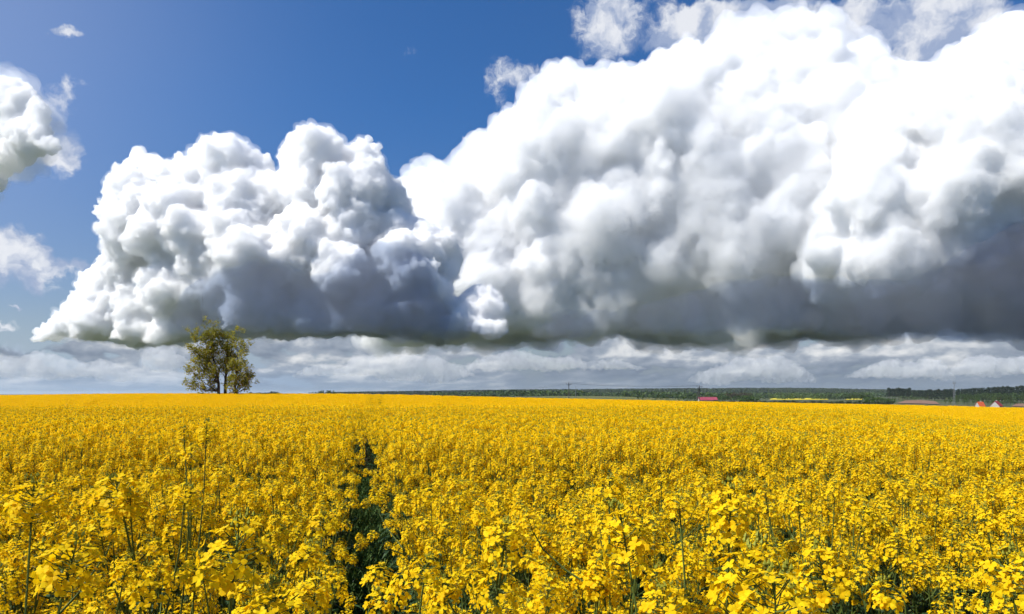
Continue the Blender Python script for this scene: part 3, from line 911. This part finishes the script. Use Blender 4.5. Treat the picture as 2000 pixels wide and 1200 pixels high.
a = me.attributes.new('spin', 'FLOAT_VECTOR', 'POINT'); a.data.foreach_set('vector', np.stack([x * 0, x * 0, rngc.uniform(0, 6.28, len(x))], 1).astype('f').ravel())
a = me.attributes.new('size', 'FLOAT', 'POINT'); a.data.foreach_set('value', rngc.uniform(.6, 1.6, len(x)).astype('f'))
a = me.attributes.new('pick', 'INT', 'POINT'); a.data.foreach_set('value', rngc.integers(0, 5, len(x)).astype('i'))
grass = bpy.data.objects.new('grass', me); COL.objects.link(grass)
tag(grass, 'dark green grass and weeds in the wheel track and bare hollows', None, None, 'stuff')
m = grass.modifiers.new('grass', 'NODES'); m.node_group = scatter_nodes('grass_scatter', kit2)

# ------------------------------------------------------------------ the three trees on the crest
M_BARK = surf('bark', (.045, .036, .026), .9, color2=(.075, .06, .045), vscale=3)
M_OLIVE = surf('young_poplar_leaves', (.38, .345, .030), .6, trans=.45, color2=(.25, .245, .026), vscale=.55, detail=3)
def leaf_quads(mb, c, n, spread, size, rng, mi=0):
    for _ in range(n):
        p = c + rng.normal(size=3) * spread
        d, a, b = frame_of(rng.normal(size=3)); q = size * rng.uniform(.6, 1.3)
        mb.add([p - a * q, p - b * q * .7, p + a * q, p + b * q * .7], [(0, 1, 2, 3)], mi)

def crest_tree(trunk_px, Y, base_y, ellipses, label, seed, dens, trunk_r, fork):
    rng = np.random.default_rng(seed)
    S = Y / F; X0 = spot(trunk_px, Y); z0 = gz(X0, Y)
    t = empty('tree', (X0, Y, z0)); tag(t, label, 'tree', 'trees on the crest of the field')
    tr, cr = MB(), MB()
    def W(px, py, dy=0): return np.array(((px - trunk_px) * S, dy, EYE + (HORIZON - py) * S - z0))
    top = W(*fork)
    H = top[2]
    tp = [np.array((0, 0, -.3)), np.array((0, 0, H * .25)), top * .6 + np.array((.06, .05, 0)), top]
    tr.tube(tp, [trunk_r * 1.25, trunk_r, trunk_r * .62, trunk_r * .2], 8)
    for (ex, ey, rx, ry) in ellipses:
        n = max(3, int(rx * ry / 75))
        for k in range(n):
            a = rng.uniform(0, 6.28); rr = math.sqrt(rng.uniform(.05, .95))
            tgt = W(ex + rx * rr * math.cos(a), ey + ry * rr * math.sin(a), rng.uniform(-1, 1) * rx * S * .9)
            s = np.clip((tgt[2] / H) - rng.uniform(.28, .5), .14, .86)
            p0 = np.array([np.interp(s, [0, .25, .6, 1], [q[j] for q in tp]) for j in range(3)])
            mid = p0 * .45 + tgt * .55 + np.array((0, 0, -.10 * np.linalg.norm(tgt - p0))) + rng.normal(size=3) * .12
            m2 = mid * .45 + tgt * .55 + rng.normal(size=3) * .1
            tr.tube([p0, mid, m2, tgt], [trunk_r * .30, trunk_r * .18, trunk_r * .10, .02], 4)
            for j in range(int(7 * dens)):
                u = rng.uniform(.45, 1.08); base = mid + (tgt - mid) * ((u - .45) / .55)
                c = base + rng.normal(size=3) * .50
                tr.tube([base, c], [.022, .010], 3)
                leaf_quads(cr, c, int(rng.integers(22, 38)), .27, .15, rng)
    tr.obj('trunk', [M_BARK], t, smooth=True); cr.obj('crown', [M_OLIVE], t)
    return t
crest_tree(427, 122, 767, [(396, 650, 20, 20), (408, 637, 18, 10), (380, 684, 18, 26), (371, 712, 13, 18), (404, 700, 24, 34), (394, 738, 24, 12), (416, 668, 14, 22), (376, 744, 10, 8)],
           'leftmost and tallest of the three olive trees on the field crest', 1, 1.0, .24, (408, 645))
crest_tree(440, 124, 767, [(436, 655, 16, 18), (455, 662, 24, 17), (434, 690, 18, 26), (452, 706, 12, 24), (470, 668, 12, 12)],
           'middle one of the three olive trees, its crown the brightest yellow-green', 2, 1.15, .25, (444, 655))
crest_tree(459, 121, 767, [(470, 690, 12, 16), (466, 716, 13, 22), (482, 714, 12, 10), (476, 736, 15, 12), (456, 738, 12, 12), (484, 740, 7, 8)],
           'rightmost and smallest of the three olive trees on the field crest', 3, .95, .20, (464, 678))
def bush(name, X, Y, h, w, mat, rng, label, cat='bush', group=None, n=60, size=.12):
    t = empty(name, (X, Y, gz(X, Y))); tag(t, label, cat, group)
    st, cr = MB(), MB()
    for k in range(4):
        d = rng.normal(size=3) * .35; st.tube([(0, 0, -.1), (d[0] * w, d[1] * w, h * .6)], [.05, .02], 4)
    for k in range(n):
        a = rng.uniform(0, 6.28); r = w / 2 * math.sqrt(rng.uniform(0, 1)); zz = h * (1 - (r / w * 2) ** 2 * .7) * rng.uniform(.35, 1)
        leaf_quads(cr, np.array((r * math.cos(a), r * math.sin(a), zz)), 7, size * 1.6, size, rng)
    st.obj('trunk', [M_BARK], t); cr.obj('crown', [mat], t)
    return t
rt = np.random.default_rng(101)
bush('bush', spot(451.5, 123), 123, 2.15, 1.1, surf('bush_leaves', (.05, .05, .02), .7, trans=.3), rt, 'small dark bush between the trunks of the middle and right trees', n=40)

# ------------------------------------------------------------------ far trees
M_GREEN = surf('leaves_fresh_green', (.095, .165, .028), .6, trans=.3, color2=(.05, .095, .02), vscale=.35)
M_MIDG = surf('leaves_mid_green', (.075, .125, .026), .7, trans=.25, color2=(.045, .08, .02), vscale=.3)
M_DARKG = surf('leaves_dull_green', (.045, .070, .022), .8, trans=.2, color2=(.030, .050, .018), vscale=.3)
M_PINE = surf('pine_needles', (.018, .034, .016), .8, trans=.1, color2=(.028, .044, .018), vscale=.3)
M_RUST = surf('leaves_rusty_buds', (.095, .065, .035), .8, trans=.2, color2=(.06, .05, .03), vscale=.3)
def far_tree_mesh(kind, mat, rng):
    mb = MB(); H = 10.0
    if kind == 'pine':
        mb.tube([(0, 0, -.5), (.1, 0, H * .55), (0, 0, H * .92)], [.16, .12, .03], 5, 1)
        for k in range(46):
            z = H * rng.uniform(.38, 1.0); w = (H - z) * .30 + .35
            a = rng.uniform(0, 6.28); r = w * rng.uniform(.3, 1)
            c = np.array((r * math.cos(a), r * math.sin(a), z))
            if k % 4 == 0: mb.tube([(0, 0, z - .4), c], [.05, .02], 3, 1)
            leaf_quads(mb, c, 9, .34, .30, rng)
    else:
        mb.tube([(0, 0, -.5), (.15, .1, H * .3), (0, 0, H * .7)], [.22, .16, .05], 6, 1)
        lobes = [(rng.normal() * 1.3, rng.normal() * 1.3, H * rng.uniform(.35, .82), rng.uniform(1.1, 1.9)) for _ in range(9)]
        for lx, ly, lz, lr in lobes:
            mb.tube([(0, 0, H * .28), (lx, ly, lz)], [.10, .04], 4, 1)
            for k in range(13):
                d = rng.normal(size=3); d /= np.linalg.norm(d)
                leaf_quads(mb, np.array((lx, ly, lz)) + d * lr * rng.uniform(.6, 1.05), 6, .25, .27, rng)
    return mb.obj('tree', [mat, M_BARK], link=False).data
FT = {}
for nm, kind, mat in (('pine', 'pine', M_PINE), ('fresh', 'leafy', M_GREEN), ('mid', 'leafy', M_MIDG), ('dull', 'leafy', M_DARKG), ('rust', 'leafy', M_RUST)):
    FT[nm] = [far_tree_mesh(kind, mat, rt) for _ in range(4)]
def far_tree(nm, px, Y, h_px, w, label, group, name='tree', cat='tree'):
    X = spot(px, Y); g = gz(X, Y); h = h_px / F * Y
    o = bpy.data.objects.new(name, FT[nm][int(rt.integers(0, 4))]); COL.objects.link(o)
    o.location = (X, Y, g); s = h / 10.0; o.scale = (s * w, s * w, s); o.rotation_euler = (0, 0, rt.uniform(0, 6.28))
    return tag(o, label, cat, group)
def top_px(px, Y, ytop):     # tree height (in pixels) that brings its top to ytop
    X = spot(px, Y); g = gz(X, Y); return (HORIZON - (g - EYE) * -0 + (EYE - g) / Y * F) - ytop
def row(nm, px0, px1, n, Y0, Y1, t0, t1, w, label, group, name='tree', cat='tree', rag=1.5):
    for i in range(n):
        px = px0 + (px1 - px0) * (i + rt.uniform(.1, .9)) / n; Y = rt.uniform(Y0, Y1)
        yt = t0 + (t1 - t0) * (px - px0) / max(px1 - px0, 1) + rt.uniform(-rag, rag)
        far_tree(nm, px, Y, max(3.0, top_px(px, Y, yt)), w * rt.uniform(.8, 1.2), label, group, name, cat)
row('dull', 482, 546, 13, 840, 940, 763.8, 764.3, 1.3, 'dark tree in the low wood just right of the three crest trees', 'trees of the low wood by the crest', rag=.5)
row('mid', 602, 628, 5, 840, 940, 764.6, 763, 1.2, 'dark tree in the small dome-shaped copse on the skyline left of the wheel tracks', 'trees of the dome-shaped copse', rag=.5)
row('mid', 628, 646, 6, 840, 900, 761.3, 760.8, .8, 'dark tree in the small dome-shaped copse on the skyline left of the wheel tracks', 'trees of the dome-shaped copse', rag=.6)
row('mid', 646, 664, 4, 840, 940, 762.8, 765, 1.0, 'dark tree in the small dome-shaped copse on the skyline left of the wheel tracks', 'trees of the dome-shaped copse', rag=.4)
row('fresh', 1688, 1748, 9, 540, 600, 772, 779, 1.3, 'rounded fresh green tree in the bright clump left of the brown ploughed hill', 'fresh green trees left of the ploughed hill', rag=1.5)
row('mid', 1650, 1690, 6, 980, 1080, 767, 765, 1.3, 'mid green tree in the copse behind the bright green clump', 'trees of the copse behind the bright clump', rag=1)
row('pine', 1734, 1779, 17, 1000, 1120, 759, 759, 1.0, 'tall dark pine in the square grove above the ploughed hill', 'pines of the square grove', 'pine_tree', 'pine tree', rag=1.3)
row('pine', 1783, 1862, 28, 980, 1150, 763, 761, 1.0, 'dark pine in the long wood left of the lattice mast', 'pines of the wood left of the mast', 'pine_tree', 'pine tree', rag=1.5)
row('pine', 1862, 2050, 56, 940, 1150, 762, 751, 1.0, 'dark pine on the high back edge of the wood right of the mast', 'pines of the wood right of the mast', 'pine_tree', 'pine tree', rag=1.5)
row('mid', 1866, 2050, 38, 800, 900, 769, 764, 1.0, 'lighter leafy tree along the front of the wood right of the mast', 'leafy trees before the right-hand wood', rag=2)
row('fresh', 1840, 1990, 16, 700, 760, 779, 781, 1.4, 'low round green bush on the slope below the right-hand wood', 'bushes below the right-hand wood', 'bush', 'bush', rag=1.5)
row('mid', 1238, 1480, 44, 760, 980, 772.5, 771, 1.2, 'leafy tree in the mixed belt behind the long pink-roofed building', 'trees of the belt behind the pink roof', rag=2)
row('rust', 1420, 1462, 7, 1000, 1100, 766.5, 766.5, 1.4, 'rusty brown budding tree among the green belt right of the pink roof', 'rusty budding trees in the belt', rag=1)
row('fresh', 1448, 1480, 5, 600, 640, 771, 775, 1.5, 'bright green bushy tree right of the pink-roofed building', 'bright trees right of the pink roof', rag=1)
row('dull', 1395, 1745, 70, 470, 540, 781.5, 783.5, 1.7, 'dark shrub in the long low hedge beyond the field edge', 'shrubs of the long low hedge', 'shrub', 'shrub', rag=1.2)
row('fresh', 1180, 1360, 15, 640, 700, 780, 780, 1.5, 'small green shrub on the meadow left of the pink roof', 'shrubs on the meadow', 'shrub', 'shrub', rag=1)
row('dull', 1480, 1650, 24, 1700, 1900, 771, 770, 1.6, 'dull green tree behind the narrow bright yellow field', 'trees behind the far yellow field', rag=1)

# far woods on the hills, too many to count
def forest(name, n, px0, px1, Y0, Y1, mat, label, seed, hmin=9, hmax=14, mask=.5):
    rng = np.random.default_rng(seed)
    px = rng.uniform(px0, px1, n); Y = rng.uniform(Y0, Y1, n)
    f = np.sin(px * .021 + Y * .004) + np.sin(px * .047 - Y * .0021 + 2) * .7 + np.sin(Y * .011 + px * .01) * .6
    k = f > mask * 2 - 1.6; px, Y = px[k], Y[k]; X = (px - 1000) / F * Y; Z = ground_z(X, Y)
    V = []; Fc = []; c = 0
    n = len(X); m = 16
    h = rng.uniform(hmin, hmax, n)
    d = rng.normal(size=(n, m, 3)); d /= np.linalg.norm(d, axis=2, keepdims=True)
    cen = np.stack([X, Y, Z + h * .55], 1)[:, None, :] + d * (h * .36)[:, None, None] * np.array((1.15, 1.15, 1.2))
    u = rng.normal(size=(n, m, 3)); u /= np.linalg.norm(u, axis=2, keepdims=True)
    v = np.cross(u, rng.normal(size=(n, m, 3))); v /= np.linalg.norm(v, axis=2, keepdims=True)
    q = (h * .20)[:, None, None]
    Q = np.stack([cen - u * q, cen - v * q, cen + u * q, cen + v * q], 2).reshape(-1, 3)
    me = bpy.data.meshes.new(name); nf = n * m
    me.vertices.add(len(Q)); me.vertices.foreach_set('co', Q.astype('f').ravel())
    me.loops.add(nf * 4); me.loops.foreach_set('vertex_index', np.arange(nf * 4, dtype='i'))
    me.polygons.add(nf); me.polygons.foreach_set('loop_start', np.arange(0, nf * 4, 4, dtype='i'))
    me.update(calc_edges=True); me.materials.append(mat)
    o = bpy.data.objects.new(name, me); COL.objects.link(o); o['kind'] = 'stuff'; o['label'] = label
    return o
forest('forest', 15000, 640, 2100, 2400, 3450, M_DARKG, 'far dark wooded ridge along the horizon', 1, 11, 16, mask=.15)
forest('forest', 5200, 840, 2100, 1250, 2300, M_MIDG, 'greener woods and hedges on the land before the far ridge', 2, 8, 13, mask=.62)
forest('forest', 1500, 760, 1320, 1900, 2500, M_DARKG, 'dark woods low behind the field edge left of the pole', 3, 8, 12, mask=.4)

# ------------------------------------------------------------------ buildings far off
M_WALL = surf('rendered_wall', (.45, .43, .39), .8, color2=(.36, .34, .30), vscale=1.5)
M_ROOFR = surf('red_roof_tiles', (.36, .045, .05), .7, color2=(.27, .03, .035), vscale=1.2)
M_ROOFO = surf('orange_roof_tiles', (.48, .095, .03), .7, color2=(.38, .07, .025), vscale=1.2)
M_ROOFP = surf('pink_sheet_roof', (.30, .060, .085), .6, color2=(.24, .045, .07), vscale=.4)
M_GLASSD = surf('dark_window_glass', (.02, .025, .03), .15, spec=.6)
M_DOOR = surf('painted_door', (.16, .10, .06), .6)
def house(px, Y, w, d, top_y, roof_mat, rz, label, wall_h=None, name='house', cat='house', sink=0.0, windows=3, chimney=True, group=None):
    X = spot(px, Y); g = gz(X, Y) - sink
    t = empty(name, (X, Y, g), rz); tag(t, label, cat, group)
    H = EYE + (HORIZON - top_y) / F * Y - g; wh = wall_h or H * .52
    b = MB(); b.box((0, 0, wh / 2), (w, d, wh))
    b.add([(-w / 2, -d / 2, wh), (-w / 2, d / 2, wh), (-w / 2, 0, H - .1), (w / 2, -d / 2, wh), (w / 2, d / 2, wh), (w / 2, 0, H - .1)], [(0, 2, 1), (3, 4, 5)])
    b.obj('wall', [M_WALL], t)
    o = .35; r = MB()
    for s in (-1, 1):
        e = s * (d / 2 + o); ez = wh - (H - wh) * o / (d / 2)
        r.add([(-w / 2 - o, e, ez), (w / 2 + o, e, ez), (w / 2 + o, 0, H), (-w / 2 - o, 0, H),
               (-w / 2 - o, e, ez + .18), (w / 2 + o, e, ez + .18), (w / 2 + o, 0, H + .18), (-w / 2 - o, 0, H + .18)],
              [(0, 1, 2, 3), (7, 6, 5, 4), (0, 4, 5, 1), (1, 5, 6, 2), (3, 7, 4, 0)])
    ro = r.obj('roof', [roof_mat], t)
    if chimney:
        c = MB(); c.box((w * .2, .4, H + .3), (.7, .7, 1.4)); c.obj('chimney', [M_WALL], ro)
    for k in range(windows):
        x = -w / 2 + w * (k + .5) / (windows + .0)
        if k == windows // 2 and windows > 1:
            m_ = MB(); m_.box((x, -d / 2 - .03, 1.05), (1.0, .08, 2.1)); m_.obj('door', [M_DOOR], t)
        else:
            m_ = MB(); m_.box((x, -d / 2 - .03, wh * .55), (1.2, .08, 1.3)); m_.obj('window', [M_GLASSD], t)
    m_ = MB(); m_.box((-w / 2 - .03, 0, wh * .55), (.08, 1.2, 1.3)); m_.obj('window', [M_GLASSD], t)
    return t
house(1382, 560, 14.5, 8, 776.2, M_ROOFP, math.radians(-6), 'long low building with a bright pink-red roof beside the double pole', wall_h=3.6, name='barn', cat='barn', windows=5, chimney=False)
house(1914, 560, 4.6, 6, 785.4, M_ROOFO, 0, 'small house with an orange roof just showing over the field edge', windows=2, sink=2.3)
house(1946, 560, 6.8, 7, 784.0, M_ROOFR, math.radians(35), 'house with a dark red roof and white gable right of the orange-roofed one', windows=3, sink=2.2)
house(1597, 1650, 11, 8, 776.4, M_ROOFR, .3, 'tiny red-roofed house behind the left end of the far yellow field', windows=2)
house(1612, 1660, 9, 8, 776.9, M_ROOFO, -.4, 'tiny orange-roofed house behind the right end of the far yellow field', windows=2)
for k, (px, ty, w) in enumerate([(1014, 770.4, 9), (1019, 769.2, 12), (1037, 770.2, 14), (1029, 771.2, 9)]):
    house(px, 1900, w, 9, ty, M_WALL if k % 2 == 0 else M_ROOFR, .2 * k, 'tiny pale ' + ['house', 'taller house', 'long house', 'low house'][k] + ' of the far village, ' + ['first', 'second', 'fourth', 'third'][k] + ' from the left', windows=2, chimney=False, group='houses of the far village')

# ------------------------------------------------------------------ poles, wires and mast
M_POLE = surf('weathered_pole_concrete', (.10, .095, .085), .85, color2=(.07, .066, .06), vscale=1.0)
M_METAL = surf('galvanised_steel', (.24, .25, .26), .5, color2=(.18, .19, .20), vscale=1.0, spec=.4)
M_WIRE = surf('dark_wire', (.03, .03, .032), .5)
M_INS = surf('glazed_insulator', (.10, .06, .04), .3, spec=.5)
def insulator(t, x, z):
    b = MB(); b.tube([(x, 0, z), (x, 0, z + .10), (x, 0, z + .14), (x, 0, z + .26), (x, 0, z + .34)], [.03, .06, .10, .08, .04], 6); b.obj('insulator', [M_INS], t)
P1Y, P2Y = 220.0, 250.0
def pole_top(px, Y, ty): return EYE + (HORIZON - ty) / F * Y
X1 = spot(1111, P1Y); g1 = gz(X1, P1Y); h1 = pole_top(1111, P1Y, 748) - g1
t = empty('power_pole', (X1, P1Y, g1), .35); tag(t, 'slim single power pole with a short crossarm left of the pink roof', 'power pole')
b = MB(); b.tube([(0, 0, -.3), (0, 0, h1)], [.19, .12], 8); b.obj('pole', [M_POLE], t)
b = MB(); b.box((0, -.16, h1 - .55), (1.9, .12, .12)); b.tube([(-.8, -.14, h1 - .5), (0, -.14, h1 - 1.1)], .03, 4); b.tube([(.8, -.14, h1 - .5), (0, -.14, h1 - 1.1)], .03, 4); b.obj('crossarm', [M_METAL], t)
INS1 = [(-.85, h1 - .49), (.85, h1 - .49), (0, h1)]
for x, z in INS1: insulator(t, x, z)
X2 = spot(1366, P2Y); g2 = gz(X2, P2Y); h2 = pole_top(1366, P2Y, 754.5) - g2
t = empty('power_pole', (X2, P2Y, g2), .2); tag(t, 'double power pole with one leaning leg and a wide crossarm before the pink roof', 'power pole')
b = MB(); b.tube([(.25, 0, -.3), (.0, 0, h2)], [.20, .13], 8); b.obj('leg', [M_POLE], t)
b = MB(); b.tube([(-1.9, .1, -.3), (-.12, .05, h2 - .5)], [.20, .13], 8); b.obj('leg', [M_POLE], t)
b = MB(); b.box((0, -.2, h2 - .25), (2.3, .14, .14)); b.obj('crossarm', [M_METAL], t)
b = MB(); b.tube([(-1.0, -.18, h2 - .3), (0, -.18, h2 - 1.1)], .05, 4); b.tube([(1.0, -.18, h2 - .3), (0, -.18, h2 - 1.1)], .05, 4); b.obj('brace', [M_METAL], t)
INS2 = [(-1.05, h2 - .18), (1.05, h2 - .18), (0, h2)]
for x, z in INS2: insulator(t, x, z)
X3, Y3 = spot(755, 520.0), 520.0; g3 = gz(X3, Y3); h3 = pole_top(755, Y3, 764.3) - g3
t = empty('power_pole', (X3, Y3, g3), .3); tag(t, 'tiny far power pole just over the crest right of the wheel tracks', 'power pole')
b = MB(); b.tube([(0, 0, -.3), (0, 0, h3)], [.2, .13], 8); b.obj('pole', [M_POLE], t)
b = MB(); b.box((0, -.16, h3 - .5), (2.0, .14, .14)); b.obj('crossarm', [M_METAL], t)
for x, z in [(-.85, h3 - .43), (.85, h3 - .43), (0, h3)]: insulator(t, x, z)
def at(X, Y, g, rz, p): return np.array((X + p[0] * math.cos(rz), Y + p[0] * math.sin(rz), g + p[1] + .3))
def wire(a, c, sag, label, group, r=.018):
    n = 20; b = MB()
    b.tube([a * (1 - t) + c * t - np.array((0, 0, sag * 4 * t * (1 - t))) for t in np.linspace(0, 1, n)], r, 4)
    return tag(b.obj('power_line', [M_WIRE]), label, 'power line', group)
INS3 = [(-.85, h3 - .43), (.85, h3 - .43), (0, h3)]
for k in range(3):
    wire(at(X1, P1Y, g1, .35, INS1[k]), at(X2, P2Y, g2, .2, INS2[k]), .7, 'thin dark wire strung between the single pole and the double pole', 'wires between the two near poles')
    wire(at(X1, P1Y, g1, .35, INS1[k]), at(X3, Y3, g3, .3, INS3[k]), 4.5, 'thin dark wire running left from the single pole to the tiny far pole', 'wires left of the single pole')
X4, Y4 = spot(1124.5, 900.0), 900.0; g4 = gz(X4, Y4)
t = empty('thin_mast', (X4, Y4, g4)); tag(t, 'hair-thin far mast just right of the single power pole', 'mast')
h4 = pole_top(0, Y4, 755) - g4
b = MB(); b.tube([(0, 0, 0), (0, 0, h4)], [.35, .15], 6); b.obj('pole', [M_METAL], t)
b = MB(); b.box((0, 0, h4 - .8), (1.2, .3, .5)); b.obj('antenna', [M_METAL], t)
XM, YM = spot(1864, 640.0), 640.0; gm = gz(XM, YM); hm = pole_top(0, YM, 749) - gm
t = empty('radio_mast', (XM, YM, gm)); tag(t, 'tall grey lattice radio mast with antennas at its top before the right-hand wood', 'radio mast')
for k in range(3):
    a = k * 2.094 + .4
    b = MB(); b.tube([(1.1 * math.cos(a), 1.1 * math.sin(a), -.3), (.42 * math.cos(a), .42 * math.sin(a), hm)], [.13, .10], 5); b.obj('leg', [M_METAL], t)
b = MB(); n = 14
for i in range(n):
    z0, z1 = hm * i / n, hm * (i + 1) / n; r0 = 1.1 - .68 * i / n; r1 = 1.1 - .68 * (i + 1) / n
    for k in range(3):
        a = k * 2.094 + .4; c = (k + 1) * 2.094 + .4
        b.tube([(r0 * math.cos(a), r0 * math.sin(a), z0), (r1 * math.cos(c), r1 * math.sin(c), z1)], .05, 3)
        b.tube([(r1 * math.cos(a), r1 * math.sin(a), z1), (r1 * math.cos(c), r1 * math.sin(c), z1)], .05, 3)
b.obj('lattice', [M_METAL], t)
b = MB(); b.tube([(0, 0, hm - .3), (0, 0, hm - .15)], 1.0, 10); b.obj('platform', [M_METAL], t)
for k in range(5):
    a = k * 1.2566; b = MB(); b.box((1.05 * math.cos(a), 1.05 * math.sin(a), hm + .3 + (k % 2) * .5), (.34, .3, 1.9), rz=a); b.obj('antenna', [M_METAL], t)
b = MB(); b.tube([(0, 0, hm), (0, 0, hm + 2.6)], [.08, .04], 4); b.obj('spike', [M_METAL], t)
for zf in (.62, .50):
    b = MB(); b.tube([(.7, -.55, hm * zf), (.74, -.7, hm * zf)], [.5, .45], 10); b.obj('dish', [M_METAL], t)

# ------------------------------------------------------------------ the air over the land
zlo = float(_H.min() * 0) + min(v.co.z for v in bpy.data.objects['ground'].data.vertices) - 1.0
b = MB(); b.box((0, 0, (zlo + 48.0) / 2), (57600, 57600, 48.0 - zlo))
m = bpy.data.materials.new('haze_air'); m.use_nodes = True; nt = m.node_tree; nt.nodes.clear()
o_ = nt.nodes.new('ShaderNodeOutputMaterial'); pv = nt.nodes.new('ShaderNodeVolumePrincipled')
pv.inputs['Color'].default_value = (.72, .82, .95, 1); pv.inputs['Density'].default_value = .00004
nt.links.new(pv.outputs[0], o_.inputs['Volume'])
hz = b.obj('haze', [m]); hz['kind'] = 'stuff'; hz['label'] = 'thin blue haze lying over the far land'
